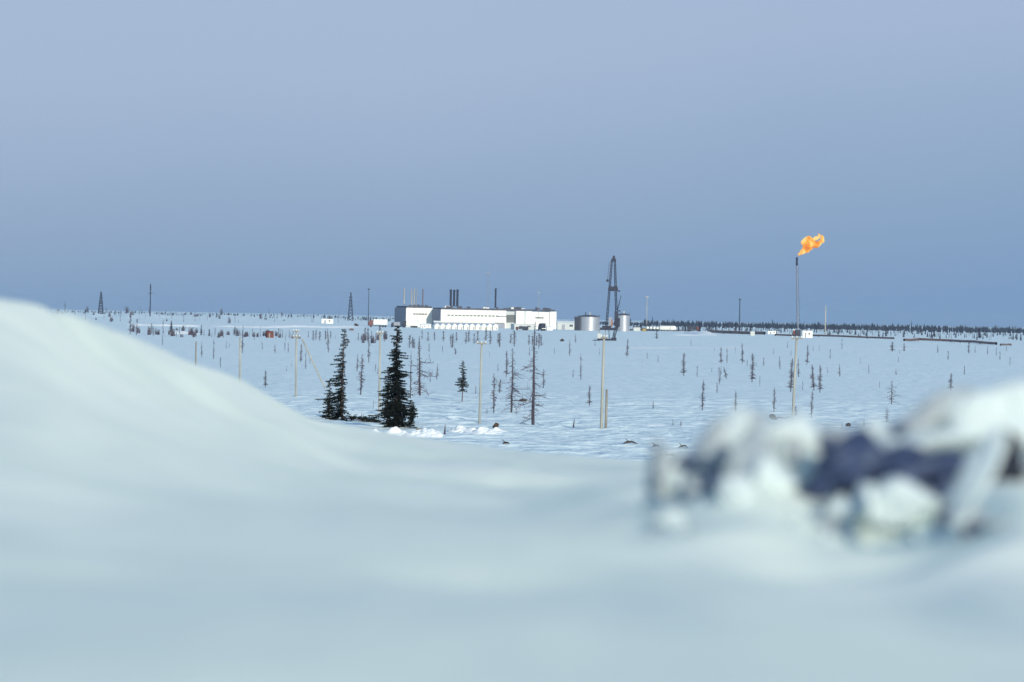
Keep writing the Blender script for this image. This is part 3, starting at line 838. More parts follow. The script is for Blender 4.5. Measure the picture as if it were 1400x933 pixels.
# scrub row, left
for px, py, h, k, wd in ((178, 455, 27, 'l', 1.6), (182, 454, 12, 'b', 1), (187, 456, 20, 'l', 1.5), (190, 456, 10, 'b', 1), (204, 458, 12, 'b', 1), (207, 457, 15, 'l', 1.6), (209, 457, 11, 'l', 1.8),
                         (213, 458, 10, 's', 1.2), (216, 458, 8, 'b', 1.2), (223, 457, 20, 'l', .9), (231, 458, 8, 'b', 1), (234, 456, 18, 's', 1.1), (242, 452, 4, 'b', 2.4), (250, 453, 9, 'b', 1.2),
                         (251, 441, 12, 'l', 1), (262, 458, 8, 'b', 1.6), (267, 459, 6, 'b', 1.6), (275, 459, 15, 's', 1), (286, 460, 10, 's', 1.2), (299, 460, 7, 'b', 1.1), (303, 460, 4, 'b', 2),
                         (312, 458, 6, 'b', 2), (321, 457, 11, 's', 1.2), (331, 461, 9, 'l', 1.6), (335, 461, 8, 'b', 1.2), (345, 461, 11, 'l', 1.6), (347, 461, 8, 'b', 1.2), (352, 461, 7, 'b', 1.2),
                         (356, 461, 14, 'l', .8), (360, 460, 7, 's', 1.4), (367, 461, 8, 'b', 1.4), (381, 462, 13, 'l', 1.8), (383, 462, 6, 'b', 1.2), (397, 463, 8, 'l', 1.2), (400, 463, 6, 'b', 1.2), (409, 463, 5, 'b', 2)):
    d = {'l': 'small bare larch in the dark scrub row left of the braced pole', 's': 'small pointed spruce in the dark scrub row left of the braced pole', 'b': 'low birch bush in the dark scrub row left of the braced pole'}[k]
    far(px, py, h, k, d.replace('left of the braced pole', zone(px, ZS)), {'l': 'larch', 's': 'spruce', 'b': 'bush'}[k], 'dark scrub row at left: ' + {'l': 'larches', 's': 'spruces', 'b': 'bushes'}[k], wd)
# faint bits on the far left rise
r = random.Random(9)
for i in range(64):
    px = r.uniform(115, 560); py = 422 + (px - 140) * .018 + r.choice([5, 8, 11, 14, 17]) + r.uniform(-1, 1)
    far(px, py, r.uniform(4, 10), r.choice('lllb'), 'faint small tree on the distant snowy rise, ' + zone(px, ZL), 'tree', 'faint trees on the far left rise', r.uniform(.8, 1.4))
for px, py, w, h in ((221, 429, 8, 2.5), (268, 432, 14, 3), (287, 433, 4, 5), (363, 436, 8, 2.5), (388, 438, 6, 2), (296, 433, 6, 2)):
    far(px, py + 1, h + .5, 'b', 'dark low thicket patch on the distant snowy rise at left', 'thicket', 'thicket patches on the far left rise', w / 3.2)
# middle row under the factory
for px, py, h in ((428, 466, 14), (432, 465, 14), (437, 466, 13), (445, 465, 12), (452, 463, 10), (499, 463, 15), (503, 467, 18), (519, 466, 20), (526, 467, 15), (560, 476, 18), (564, 476, 15),
                  (577, 464, 12), (585, 467, 13), (594, 466, 12), (606, 467, 14), (616, 470, 12), (618, 476, 20), (624, 467, 13), (637, 470, 16), (641, 468, 16), (648, 470, 14), (653, 470, 18),
                  (664, 466, 17), (670, 471, 19), (681, 470, 14), (683, 475, 20), (703, 474, 22), (698, 470, 14), (723, 472, 14), (728, 473, 13), (733, 473, 14), (737, 474, 18), (740, 473, 15)):
    far(px, py, h, 'l', 'small bare larch of the row below the factory, ' + zone(px, ZM), 'larch', 'row of small larches below the factory', 2.3)
# faint scattered seedlings in the open field
r = random.Random(55)
n_ = 0
while n_ < 70:
    px = r.uniform(290, 1390); py = 462 + (px - 700) * .018 + abs(r.gauss(0, 30)) + 6
    if py > 560: continue
    n_ += 1
    far(px, py, r.uniform(4, 11) * (1 + (py - 460) / 120), 'l', 'faint small twiggy seedling in the open snow ' + zone(px, ZF), 'seedling', 'faint seedlings scattered in the open field', r.uniform(.9, 1.6))
# second thin line of scrub
for i in range(60):
    px = r.uniform(170, 560); py = 456 + (px - 170) * .03 + r.uniform(-3, 4)
    far(px, py, r.uniform(5, 12), r.choice('llb'), 'thin bare tree of the loose scrub line, ' + zone(px, ZS if px < 400 else [(460, 'right of the braced pole'), (9999, 'below the red cab lorry')]), 'tree', 'loose scrub line left of the factory', r.uniform(1.0, 1.9))
# far wood on the right
r = random.Random(21)
GW = 'small dark conifers of the far wood at right'
for i in range(250):
    px = 866 + (1420 - 866) * (i + r.random()) / 250
    base = 447 + (px - 880) * .0185
    near = r.random()
    py = base + (1.5 + 9.0 * near ** 1.3 if px > 1030 else 1.5 + 4.5 * near)
    h = r.uniform(5, 10) * (1 + .35 * near) * (1.35 if r.random() < .08 else 1)
    k = 's' if r.random() < .62 else 'l'
    far(px, py, h, k, ('small dark conifer of the distant wood ' if k == 's' else 'small bare larch of the distant wood ') + zone(px, ZW), 'tree', GW if k == 's' else 'small bare larches of the far wood at right', r.uniform(.8, 1.3))
for px, py, h, lb in ((1211, 460.5, 17, 'tallest dark spruce of the far wood, left of the gap in the pipe'), (1277, 461, 17, 'dark pointed spruce above the thick part of the dark pipe'),
                      (1339, 463, 16, 'dark straight spruce standing in front of the far wood near the right edge'), (1155, 451, 12, 'dark spruce of the far wood rising above its neighbours, right of the thin pale mast'),
                      (1146, 458, 11, 'broad dark spruce at the dark pipe right of the thin pale mast'), (1228, 450, 9, 'dark spruce top breaking the skyline above the gap in the pipe'),
                      (1185, 461, 12, 'broad spruce with reddish foot at the dark pipe'), (1056, 446, 11, 'dark spruce top on the skyline left of the flare stack'),
                      (892, 443, 12, 'dark spruce top behind the white cylinders'), (878, 446, 9, 'dark bushy spruce left of the white cylinders'), (862, 445, 12, 'dark spruce touching the right silver tank'),
                      (1026, 457, 16, 'broad leaning dark spruce beside the dark pole mast'), (1246, 448, 11, 'dark pointed spruce top right of the gap in the pipe')):
    far(px, py, h, 's', lb, 'spruce', 'taller spruces of the far wood', 1.25)
# horizon wood: a mass nobody could count
b = MB(); r = random.Random(33)
for i in range(3600):
    px = r.uniform(760, 1500) if r.random() < .78 else r.uniform(60, 760)
    D = r.uniform(4200, 6500)
    p = G(px, D); H = (r.uniform(3.0, 7.0) if px > 880 else r.uniform(2.0, 4.2)) * (1.3 if r.random() < .05 else 1)
    w = H * r.uniform(.14, .26)
    for k in range(2):
        a = r.uniform(0, 3.14); dx, dy = math.cos(a) * w, math.sin(a) * w
        b.tri(p + Vector((dx, dy, -.2)), p + Vector((-dx, -dy, -.2)), p + Vector((r.gauss(0, .1), 0, H)))
        b.tri(p + Vector((dx * .8, -dy * .8, H * .4)), p + Vector((-dx * .8, dy * .8, H * .4)), p + Vector((0, 0, H * 1.05)))
for i in range(2600):
    px = r.choice([r.uniform(-1500, 60), r.uniform(1480, 3000)]); p = G(px, r.uniform(3600, 6500)); H = r.uniform(3, 7); w = H * .2
    b.tri(p + Vector((w, 0, -.2)), p + Vector((-w, 0, -.2)), p + Vector((0, 0, H)))
tag(b.build('horizon_wood', M['farneedle']), 'thin dark line of woodland along the horizon', kind='stuff')

# ------------------------------------------------------------------ the factory
DB = 2600.0; s = DB / F
A = math.radians(14)
def block(root, name, x, y, z, sx, sy, sz, m):
    """box whose front left bottom corner is at x, y, z of the building"""
    return MB().box(x + sx / 2, y + sy / 2, z + sz / 2, sx, sy, sz).build(name, M[m], root)
g0 = G(602.5, DB)
zb = g0.z
fac = empty('factory', (g0.x, g0.y, zb), A)
W = 158 * s / math.cos(A); Hm = 21.5 * s; dep = 12.5 * s / math.sin(A)
base = 1.6
W1 = W * .565
L2 = 31 * s / math.cos(A)
block(fac, 'main_hall', 0, 0, -1, W1, dep, Hm + 2.6, 'white')
block(fac, 'bay', W1 + .004, 1.5, -1, 6.3, dep - 1.5, Hm + 2.2, 'offwhite')
block(fac, 'bulged_hall', W1 + 6.31, -1.4, 2.4, 22 * s, dep + 1.4, Hm - .9, 'white')
block(fac, 'plinth', W1 + 6.31, .6, -1, 22 * s, dep - .6, 3.395, 'greywall')
x2 = W1 + 6.32 + 22 * s
block(fac, 'east_hall', x2, 0.2, -1, W - x2 - 4.2, dep, Hm + 2.2, 'white')
block(fac, 'end_bay', W - 4.195, -.9, -1, 4.2, dep + 1.1, Hm + 2.5, 'white')
block(fac, 'recess_door', W1 + .6, 1.38, 4.0, 5.6, .115, 5.0, 'darkglass')
MB().box(-.06, dep / 2, (Hm + 1.6) / 2 - .5, .1, dep - .01, Hm + 2.5).build('end_wall_shade', M['endshade'], fac)  # thin panel over the white end, with the shade painted in
MB().box(-L2 - 5.6 + 3.2 - .06, dep + 17.01, (Hm + 2.3) / 2 - .5, .1, 33.98, Hm + 3.2).build('end_wall_shade', M['endshade'], fac)
# roof slab
MB().box(W / 2, dep / 2 + .3, Hm + 2.2, W - .8, dep - 1.5, 1.1).build('roof', M['darkroof'], fac)
r = random.Random(3)
for i in range(26):
    x = r.uniform(2, W - 3); hh = r.uniform(.5, 1.3)
    MB().box(x, 2 + r.uniform(0, 3), Hm + 2.75 + hh / 2, r.uniform(.8, 2.6), 1.4, hh).build('roof_vent', M['darkroof'] if r.random() < .75 else M['white'], fac)
for i in range(14):
    x = 5.2 + i * 2.15 * 1.13
    MB().box(x, -.02, Hm - 2.0, 1.7, .12, .75).build('window', M['darkglass'], fac)
for x in (38.0, 40.2, 42.4):
    MB().box(x, -.02, Hm - 2.2, 1.9, .12, .6).build('window', M['darkglass'], fac)
MB().box(x2 + 5.4, .18, Hm - 2.6, 5.4, .12, .85).build('window', M['darkglass'], fac)
MB().box(x2 + 8, .18, Hm - 6.6, 1.5, .12, 1.6).build('window', M['offwhite'], fac)
MB().box(38.5, -.04, 3.4, 6.2, .14, .8).build('window', M['darkglass'], fac)
for i in range(13):
    MB().box(2 + i * 2.7 * 1.15, -.05, (Hm + 1.6) / 2 + .3, .14, .12, Hm + .6).build('panel_joint', M['offwhite'], fac)
MB().box(W1 * .48, -1.2, 1.2, W1 * .98, 2.4, 4.4).build('shade_strip', M['greywall'], fac)  # grey box added for the line of shade along the hall's foot
# rear wing (left white block with its own shaded end wall)
wx = -dep * math.sin(A) * 0  # same frame
L2 = 31 * s / math.cos(A)
block(fac, 'left_wing', -L2 - 5.6 * 1 + 3.2, dep + .01, -1, L2 + 3.0, 34.0, Hm + 3.3, 'white')
MB().box(-L2 / 2 - .8, dep + 17.4, Hm + 2.9, L2 + 1.5, 31, 1.2).build('roof', M['darkroof'], fac)
for i in range(5):
    MB().box(-L2 + 3.0 + i * 1.9, dep - .06, Hm - 1.6, 1.6, .14, .8).build('window', M['darkglass'], fac)
for i in range(5):
    x = -L2 + 1 + i * 2.6; hh = r.uniform(.6, 1.4)
    MB().box(x, dep + 3, Hm + 3.4 + hh / 2, 1.6, 1.4, hh).build('roof_vent', M['darkroof'], fac)
def chimney(px, y0, y1, rad, m, label, cat='chimney', D=DB + 12, group='chimneys on the factory', wire=False):
    g = G(px, D); sc_ = D / F
    yh = 432.5 + (px - 700) * ROLL
    z0 = CAMZ - (y0 - yh) * sc_; z1 = CAMZ - (y1 - yh) * sc_
    root = empty('chimney' if cat == 'chimney' else 'mast', (g.x, g.y, z0))
    if not wire:
        MB().lathe([(0, 0), (rad * 1.15, 0), (rad, .5), (rad, z1 - z0 - .5), (rad * 1.12, z1 - z0 - .45), (rad * 1.12, z1 - z0), (rad * .8, z1 - z0), (rad * .8, z1 - z0 - 1)], 12).build('shaft', M[m], root, True)
        MB().lathe([(rad * 1.5, 0), (rad * 1.5, .25), (rad, .25)], 12).build('base_ring', M['steel'], root, False)
    else:
        H = z1 - z0; b = MB()
        for k in range(3):
            a = 2.1 * k; b.tube((rad * math.cos(a), rad * math.sin(a), 0), (rad * .6 * math.cos(a), rad * .6 * math.sin(a), H), .09, .07, 4)
        nseg = int(H / 1.5)
        for i in range(nseg):
            a, a2 = 2.1 * i, 2.1 * (i + 1)
            b.tube((rad * .8 * math.cos(a), rad * .8 * math.sin(a), H * i / nseg), (rad * .8 * math.cos(a2), rad * .8 * math.sin(a2), H * (i + 1) / nseg), .05, .05, 3)
        b.build('lattice', M[m], root)
        MB().box(0, 0, H, rad * 3, .4, .7).build('head', M[m], root)
    tag(root, label, cat, group)
    return root
chimney(615.7, 419, 396, .70, 'steel', 'left one of the three thick dark chimneys on the factory roof')
chimney(620.3, 419, 396.5, .70, 'steel', 'middle one of the three thick dark chimneys on the factory roof')
chimney(624.8, 419, 396, .70, 'steel', 'right one of the three thick dark chimneys on the factory roof')
chimney(677, 421, 394.5, .55, 'steel', 'single dark chimney alone on the factory roof')
chimney(552, 417, 395, .42, 'palesteel', 'pale thin chimney farthest left, above the shaded end wall', D=DB + 40)
chimney(562, 419, 396, .38, 'palesteel', 'pale thin chimney, left one of the close pair on the left wing', D=DB + 40)
chimney(565.6, 419, 395, .38, 'palesteel', 'pale thin chimney, right one of the close pair on the left wing', D=DB + 40)
chimney(568.6, 419, 395, .3, 'greywall', 'thin grey chimney right of the close pale pair', D=DB + 42)
chimney(577.5, 419, 395.5, .34, 'pipe', 'brownish thin chimney at the right end of the left wing', D=DB + 42)
chimney(666, 420, 373, .7, 'greywall', 'tall faint lattice mast rising behind the factory', 'mast', D=DB + 30, group='masts of the gas field', wire=True)
chimney(736, 440, 400, .5, 'greywall', 'faint thin mast on the right part of the factory', 'mast', D=DB - 8, group='masts of the gas field', wire=True)
tag(fac, 'long white flat roofed factory hall with rear left wing standing on the snow plain', 'factory')

# row of white sheds
for i in range(11):
    px = 592 + i * 8.0
    D = 2330.0; g = G(px + 4, D); sc_ = D / F
    z = CAMZ - (450.8 + i * .05 - (432.5 + (px - 700) * ROLL)) * sc_
    root = empty('storage_shed', (g.x, g.y, z), math.radians(10))
    w, h, d = 7.0 * sc_, 5.4 * sc_, 9.0
    MB().box(0, 0, h / 2 - .3, w, d, h + .6).build('wall', M['white'], root)
    b = MB(); e = .18
    vs = [(-w / 2 - e, -d / 2 - e, h), (0, -d / 2 - e, h + 1.3), (w / 2 + e, -d / 2 - e, h), (-w / 2 - e, d / 2 + e, h), (0, d / 2 + e, h + 1.3), (w / 2 + e, d / 2 + e, h)]
    b.v = vs; b.f = [(0, 1, 4, 3), (1, 2, 5, 4), (0, 2, 1), (3, 4, 5), (0, 3, 5, 2)]
    b.build('roof', M['snow_roof'], root)
    MB().box(.7, -d / 2 - .03, h * .36, .45, .1, h * .66).build('door', M['greywall'], root)
    tag(root, 'small white gabled shed of the row in front of the factory', 'shed', 'white sheds in front of the factory')

# small buildings
def hut(px, py, w, h, m, label, name='hut', depth=None, roof='snow_roof', rot=12, door=True, cat='hut', D=None, flat=False):
    p = P(px, py) if D is None else G(px, D); sc_ = p.y / F; w *= sc_; h *= sc_; d = depth or w * .8
    root = empty(name, p, math.radians(rot))
    MB().box(0, d / 2, h / 2 - .3, w, d, h + .6).build('wall', M[m], root)
    b = MB(); e = .15; k = .15 if flat else h * .22
    b.v = [(-w / 2 - e, -e, h), (-w / 2 - e, d / 2, h + k), (-w / 2 - e, d + e, h), (w / 2 + e, -e, h), (w / 2 + e, d / 2, h + k), (w / 2 + e, d + e, h)]
    b.f = [(0, 3, 4, 1), (1, 4, 5, 2), (0, 1, 2), (3, 5, 4), (0, 2, 5, 3)]
    b.build('roof', M[roof], root)
    if door:
        MB().box(-w * .2, -.04, h * .36, w * .14, .1, h * .7).build('door', M['greywall'], root)
        MB().box(w * .18, -.04, h * .58, w * .16, .1, h * .28).build('window', M['darkglass'], root)
    tag(root, label, cat)
    return root
hut(1104, 462, 14, 9.5, 'white', 'white box shaped hut at the right of the flare stack foot', rot=10, flat=True)
hut(1092.5, 458.5, 9, 6, 'tankdark', 'dark low shed between the flare stack foot and the white hut', roof='darkroof', rot=4, door=False, cat='shed', name='shed')
hut(1086.5, 458, 4, 6, 'rust', 'small reddish shed at the flare stack foot', roof='white', rot=4, door=False, cat='shed', name='shed')
hut(1056, 457, 13, 4, 'white', 'low long white hut at the dark pipe left of the flare stack', rot=4, flat=True)
hut(447.5, 442.5, 16, 6, 'white', 'small white hut in the snow left of the factory', rot=6, flat=True)
hut(370, 462, 9, 8.5, 'rust', 'rusty red hut in the scrub row at left', rot=25, roof='rust', flat=True, door=True)
hut(1029, 459.5, 6, 6, 'offwhite', 'grey small hut beside the broad dark spruce at the pipe', rot=8, flat=True, door=False)
hut(776, 449, 28, 10, 'offwhite', 'long low grey snowed up building between the factory and the left tank', cat='building', name='low_building', rot=2, D=2580, door=True)
hut(598, 450, 9, 9, 'greywall', 'grey shed in the shade at the left end of the white shed row', name='shed', cat='shed', rot=14, door=False, D=2340)
hut(718, 447, 30, 7.5, 'offwhite', 'low pale annex in front of the right half of the factory', cat='annex', name='annex', rot=12, D=2480, flat=True)
hut(752, 448.5, 8, 5, 'white', 'small bright white hut under the right end of the factory', rot=10, D=2420, door=False)
hut(579, 451, 8, 5, 'white', 'small white shed left of the grey shaded shed', rot=10, D=2360, name='shed', cat='shed')
hut(584, 445, 11, 5, 'white', 'low white shed under the left wing of the factory', rot=10, D=2480, name='shed', cat='shed')

# lorries
def lorry(px, D, w, h, body, label, cab='redpaint', rot=0):
    g = G(px, D); sc_ = D / F; L = w * sc_; H = h * sc_
    root = empty('lorry', g, math.radians(rot))
    b = MB(); b.box(L * .12, 0, H * .62, L * .72, 2.5, H * .62); b.build('cargo_box', M[body], root)
    b = MB(); x0, x1 = -L / 2, -L * .27
    b.v = [(x0, -1.2, .8), (x1, -1.2, .8), (x1, -1.2, H * .82), (x0 + .5, -1.2, H * .82), (x0, -1.2, H * .5), (x0, 1.2, .8), (x1, 1.2, .8), (x1, 1.2, H * .82), (x0 + .5, 1.2, H * .82), (x0, 1.2, H * .5)]
    b.f = [(0, 1, 2, 3, 4), (9, 8, 7, 6, 5), (0, 4, 9, 5), (4, 3, 8, 9), (3, 2, 7, 8), (2, 1, 6, 7), (1, 0, 5, 6)]
    b.build('cab', M[cab], root)
    MB().box(x0 + 1.1, -1.23, H * .62, .9, .05, .6).build('side_window', M['darkglass'], root)
    MB().box(0, 0, .95, L * .96, 1.4, .3).build('chassis', M['steel'], root)
    for x in (-.38, .1, .25, .38):
        for y in (-1.05, 1.05):
            wo_ = bpy.data.objects.new('wheel', WHEEL); col.objects.link(wo_); wo_.parent = root; wo_.location = (x * L, y, .52)
    tag(root, label, 'lorry', 'vehicles parked by the factory')
    return root
wm = MB(); wm.lathe([(.2, -.18), (.5, -.18), (.56, -.1), (.56, .1), (.5, .18), (.2, .18), (0, .12)], 12)
wm.v = [(x, z, y) for x, y, z in wm.v]
WHEEL = wm.mesh('wheel', M['rubber'])
lorry(517, 2380, 26, 11.5, 'white', 'lorry with a red cab and long white body left of the factory', rot=4)
lorry(561, 2430, 22, 11, 'white', 'white van bodied lorry with a dark cab below the left wing of the factory', cab='steel', rot=-8)
lorry(541, 2470, 12, 8, 'greywall', 'small grey lorry between the red cab lorry and the left wing', cab='steel', rot=10)
lorry(714, 2380, 18, 6, 'tankdark', 'dark low lorry in front of the bulging white hall', cab='rust', rot=2)
lorry(741, 2380, 9, 11, 'steel', 'dark blue lorry in front of the right part of the factory', cab='steel', rot=40)
lorry(948, 2650, 17, 8.5, 'tankdark', 'dark lorry with a reddish tail beside the white snow heap', cab='rust', rot=183)

# silver tanks
def tank(px, D, w, h, label, dark=False):
    g = G(px, D); sc_ = D / F; R = w * sc_ / 2; H = h * sc_
    root = empty('storage_tank', g)
    MB().lathe([(R, -.4), (R, H * .33), (R, H * .66), (R, H)], 48).build('shell', M['silver'], root, True)
    MB().lathe([(R * 1.02, H - .12), (R * 1.02, H + .05), (R * .5, H + .9), (0, H + 1.2)], 48).build('roof', M['darkroof'], root, True)
    b = MB()
    for k in range(24):
        a = k * math.pi / 12; b.tube((R * math.cos(a), R * math.sin(a), H), (R * math.cos(a), R * math.sin(a), H + 1.0), .05, .05, 3)
        a2 = a + math.pi / 12; b.tube((R * math.cos(a), R * math.sin(a), H + 1), (R * math.cos(a2), R * math.sin(a2), H + 1), .05, .05, 3)
    b.build('railing', M['steel'], root)
    MB().box(R * .1, 0, H + 1.8, .7, .7, 1.6).build('roof_vent', M['palesteel'], root)
    if dark:
        MB().box(-R - .5, -3.5, H / 2, 3.2, 3.0, H).build('stair_tower', M['tankdark'], root)
        MB().lathe([(.3, 0), (.3, 1.7), (.0, 1.8)], 8, -.3 * R, 0).build('roof_vent', M['tankdark'], root, False, (0, 0, H + .9))
    tag(root, label, 'tank', 'silver tanks beside the derrick')
tank(805, 2500, 30, 19, 'squat silver tank with a dark stair tower, left of the derrick', True)
tank(852, 2500, 18, 22, 'narrower silver tank right behind the derrick')

# white cylinders and row
for i in range(4):
    px = 885.5 + i * 4.6
    g = G(px, 2620); root = empty('gas_cylinder', g, 0)
    R = .95; L = 9
    MB().lathe([(0, 0), (R * .7, .15), (R, .7), (R, L - .7), (R * .7, L - .15), (0, L)], 16).build('shell', M['white'], root, True)
    for c in root.children: c.rotation_euler = (-math.pi / 2, 0, 0); c.location = (0, 0, 2.1)
    for y in (2, 7): MB().box(0, y, .5, 1.5, .4, 1.6).build('saddle', M['steel'], root)
    tag(root, ['leftmost', 'second', 'third', 'rightmost'][i] + ' of the four short white cylinders standing end on beside the long white tank', 'gas tank', 'white gas cylinders')
g = G(913, 2620); root = empty('long_tank', g, math.radians(-3))
L = 23.5 * 2620 / F; R = 1.45
sh = MB().lathe([(0, -L / 2), (R * .7, -L / 2 + .2), (R, -L / 2 + 1), (R, L / 2 - 1), (R * .7, L / 2 - .2), (0, L / 2)], 20).build('shell', M['white'], root, True)
sh.rotation_euler = (0, math.pi / 2, 0); sh.location = (0, 0, 2.2)
for x in (-4, 0, 4): MB().box(x, 0, .5, .5, 1.8, 1.6).build('saddle', M['steel'], root)
tag(root, 'long white horizontal tank lying on saddles right of the derrick', 'gas tank')
hut(871, 449, 9, 5, 'offwhite', 'low light hut between the right silver tank and the white cylinders', D=2600, roof='darkroof', door=False, rot=5)
hut(881, 450, 5, 4, 'dirt', 'tiny yellowish hut left of the white cylinders', D=2560, roof='darkroof', door=False, rot=5)

# dark pipe on the right
def pipeline(pts, rad, label, supports=True):
    ps = [P(x, y) for x, y in pts]
    o = ps[0].copy(); root = empty('pipeline', o)
    path = []
    for a, b_ in zip(ps[:-1], ps[1:]):
        n = max(2, int((b_ - a).length / 25))
        for k in range(n):
            q = a.lerp(b_, k / n); q.z = float(zt(q.x, q.y)) + rad + .25; path.append(q - o)
    path.append(ps[-1] + Vector((0, 0, rad + .2)) - o)
    b = MB(); b.path(path, [rad] * len(path), 8); b.build('pipe', M['pipe'], root, True)
    if supports:
        for q in path[::2]:
            g = float(zt(q.x + o.x, q.y + o.y)) - o.z
            MB().box(q.x, q.y, g + .1, .5, rad * 2.4, .7).build('support', M['steel'], root)
    tag(root, label, 'pipeline', 'pipelines across the plain')
pipeline([(862, 452.5), (900, 452.8), (944, 452.8)], .45, 'thin dark pipe running from the right silver tank behind the white snow heap')
pipeline([(968, 455.5), (1000, 457), (1045, 458)], .85, 'thick reddish brown pipe right of the white snow heap')
pipeline([(1060, 459.5), (1150, 461.5), (1222, 464.3)], .45, 'dark pipe running right from the flare stack foot to the gap')
pipeline([(1236, 467), (1256, 466), (1300, 468), (1340, 470.5), (1362, 472)], .55, 'dark pipe starting thick right of the gap and thinning to the right')
pipeline([(1368, 473), (1382, 472.8)], .35, 'last short piece of dark pipe near the right edge')

# masts and pylons
def mast(px, D, y0, y1, r0, m, label, arms=(), cat='mast', lattice=0, group='masts of the gas field'):
    g = G(px, D); sc_ = D / F; yh = 432.5 + (px - 700) * ROLL
    z1 = CAMZ - (y1 - yh) * sc_; H = z1 - g.z
    root = empty('pylon' if cat == 'pylon' else 'mast', g)
    if lattice:
        b = MB(); w = lattice * sc_ / 2
        for sx in (-1, 1):
            for sy in (-1, 1):
                b.tube((sx * w, sy * w, -.5), (sx * w * .12, sy * w * .12, H), r0, r0 * .7, 4)
        n = 9
        for i in range(n):
            f0, f1 = i / n, (i + 1) / n; w0, w1 = w * (1 - .88 * f0), w * (1 - .88 * f1)
            for sx in (-1, 1):
                b.tube((sx * w0, -w0, H * f0), (-sx * w1, -w1, H * f1), r0 * .6, r0 * .6, 3)
                b.tube((sx * w0, w0, H * f0), (-sx * w1, w1, H * f1), r0 * .6, r0 * .6, 3)
        b.build('lattice', M[m], root)
    else:
        MB().tube((0, 0, -.5), (0, 0, H), r0, r0 * .7, 6, True).build('shaft', M[m], root, True)
    for ay, aw in arms:
        z = H * (1 - (ay - y1) / ((CAMZ - g.z + 0) / sc_ + yh - y1))
        MB().box(0, 0, z, aw * sc_, .5, .55).build('crossarm', M[m], root)
    tag(root, label, cat, group)
mast(205, 3300, 440, 388, .55, 'steel', 'dark power pylon pole with two crossarms, tallest on the left skyline', ((393, 3), (401, 6), (396, 3)), 'pylon', group='power pylons on the left skyline')
mast(137.5, 4000, 436, 399, .42, 'steel', 'dark lattice power pylon just above the snow bank at left', ((407, 5), (414, 6)), 'pylon', lattice=7, group='power pylons on the left skyline')
mast(479, 4000, 440, 400, .42, 'steel', 'dark lattice power pylon left of the factory', ((407, 5), (412, 6), (418, 7)), 'pylon', lattice=7, group='power pylons on the left skyline')
mast(88.5, 5200, 436, 412, .35, 'steel', 'tiny faint pylon farthest left above the snow bank', ((418, 3),), 'pylon', group='power pylons on the left skyline')
mast(503.5, 2700, 440, 394, .28, 'steel', 'thin dark mast between the left lattice pylon and the factory', ((396, 3),))
mast(1011, 2700, 452, 408, .42, 'steel', 'dark pole mast standing right of the dark lorry', ((410, 3),))
mast(884, 2640, 450, 405, .30, 'palesteel', 'pale thin mast with a small dark head, behind the white cylinders', ((406, 4),))
mast(1128.5, 2640, 455, 418, .50, 'palesteel', 'pale thick mast right of the flare stack')

# derrick
g = P(833, 466.5); sc_ = g.y / F
dr = empty('drilling_derrick', g)
def dz(y): return (466.5 - y) * sc_
def dx(x): return (x - 833) * sc_
def truss(name, p0, p1, w, r0, n, m='steel'):
    b = MB(); p0, p1 = Vector(p0), Vector(p1)
    cs = [Vector((sx * w, sy * w, 0)) for sx, sy in ((-1, -1), (1, -1), (1, 1), (-1, 1))]
    for c in cs: b.tube(p0 + c, p1 + c * .8, r0, r0, 4)
    for i in range(n):
        a, e = p0.lerp(p1, i / n), p0.lerp(p1, (i + 1) / n)
        for k in range(4):
            c1, c2 = cs[k], cs[(k + 1) % 4]
            if i % 2: c1, c2 = c2, c1
            b.tube(a + c1, e + c2, r0 * .6, r0 * .6, 3)
            b.tube(a + c1, a + c2, r0 * .6, r0 * .6, 3)
    return b.build(name, M[m], dr)
truss('mast_leg', (dx(828.5), 0, dz(449)), (dx(834.5), 0, dz(356)), .33, .12, 20)
truss('mast_leg', (dx(843), 0, dz(449)), (dx(838.5), 0, dz(356)), .36, .13, 20)
truss('support_leg', (dx(842), -.5, dz(447)), (dx(838.5), -.5, dz(465)), .5, .12, 5, 'steel')
b = MB(); b.box(dx(837), 0, dz(355.5), 6.2 * sc_, 1.8, 4 * sc_); b.box(dx(837), 0, dz(352), 3 * sc_, .8, 1.2); b.build('crown_block', M['steel'], dr)
b = MB(); b.box(dx(836.8), 0, dz(396.5), 13.5 * sc_, 2.6, 3.2 * sc_); b.box(dx(837), -1.3, dz(393.5), 12 * sc_, .15, .9); b.box(dx(845), 0, dz(398), 3 * sc_, 1.2, .5); b.build('racking_platform', M['steel'], dr)
b = MB(); b.box(dx(831), 0, dz(450), 22 * sc_, 4.5, 3.4 * sc_); b.box(dx(829), 0, dz(447), 12 * sc_, 3, 2.6 * sc_); b.build('drill_floor', M['steel'], dr)
b = MB(); b.box(dx(834), .4, dz(440), 4.5 * sc_, 2.2, 12 * sc_); b.build('doghouse', M['greywall'], dr)
b = MB(); b.box(dx(842), -.2, dz(436), 5 * sc_, 1.6, 20 * sc_); b.box(dx(845.5), -.2, dz(441), 3 * sc_, 1.2, 12 * sc_); b.build('ladder_cage', M['steel'], dr)
b = MB(); b.tube((dx(843.5), 0, dz(423)), (dx(848), 0, dz(404)), .12, .1, 4); b.tube((dx(843), 0, dz(426)), (dx(846.5), 0, dz(412)), .15, .1, 4); b.box(dx(846), 0, dz(425), 3 * sc_, .8, .5); b.build('hose', M['steel'], dr)
b = MB(); b.tube((dx(831), 0, dz(358)), (dx(829), 0, dz(385)), .08, .08, 3); b.box(dx(829), 0, dz(384), .9, .5, .9); b.build('tongs', M['steel'], dr)
b = MB(); b.box(dx(836), -.3, dz(442), 1.6 * sc_, .9, 10 * sc_); b.build('drill_pipe', M['orangeobj'], dr)
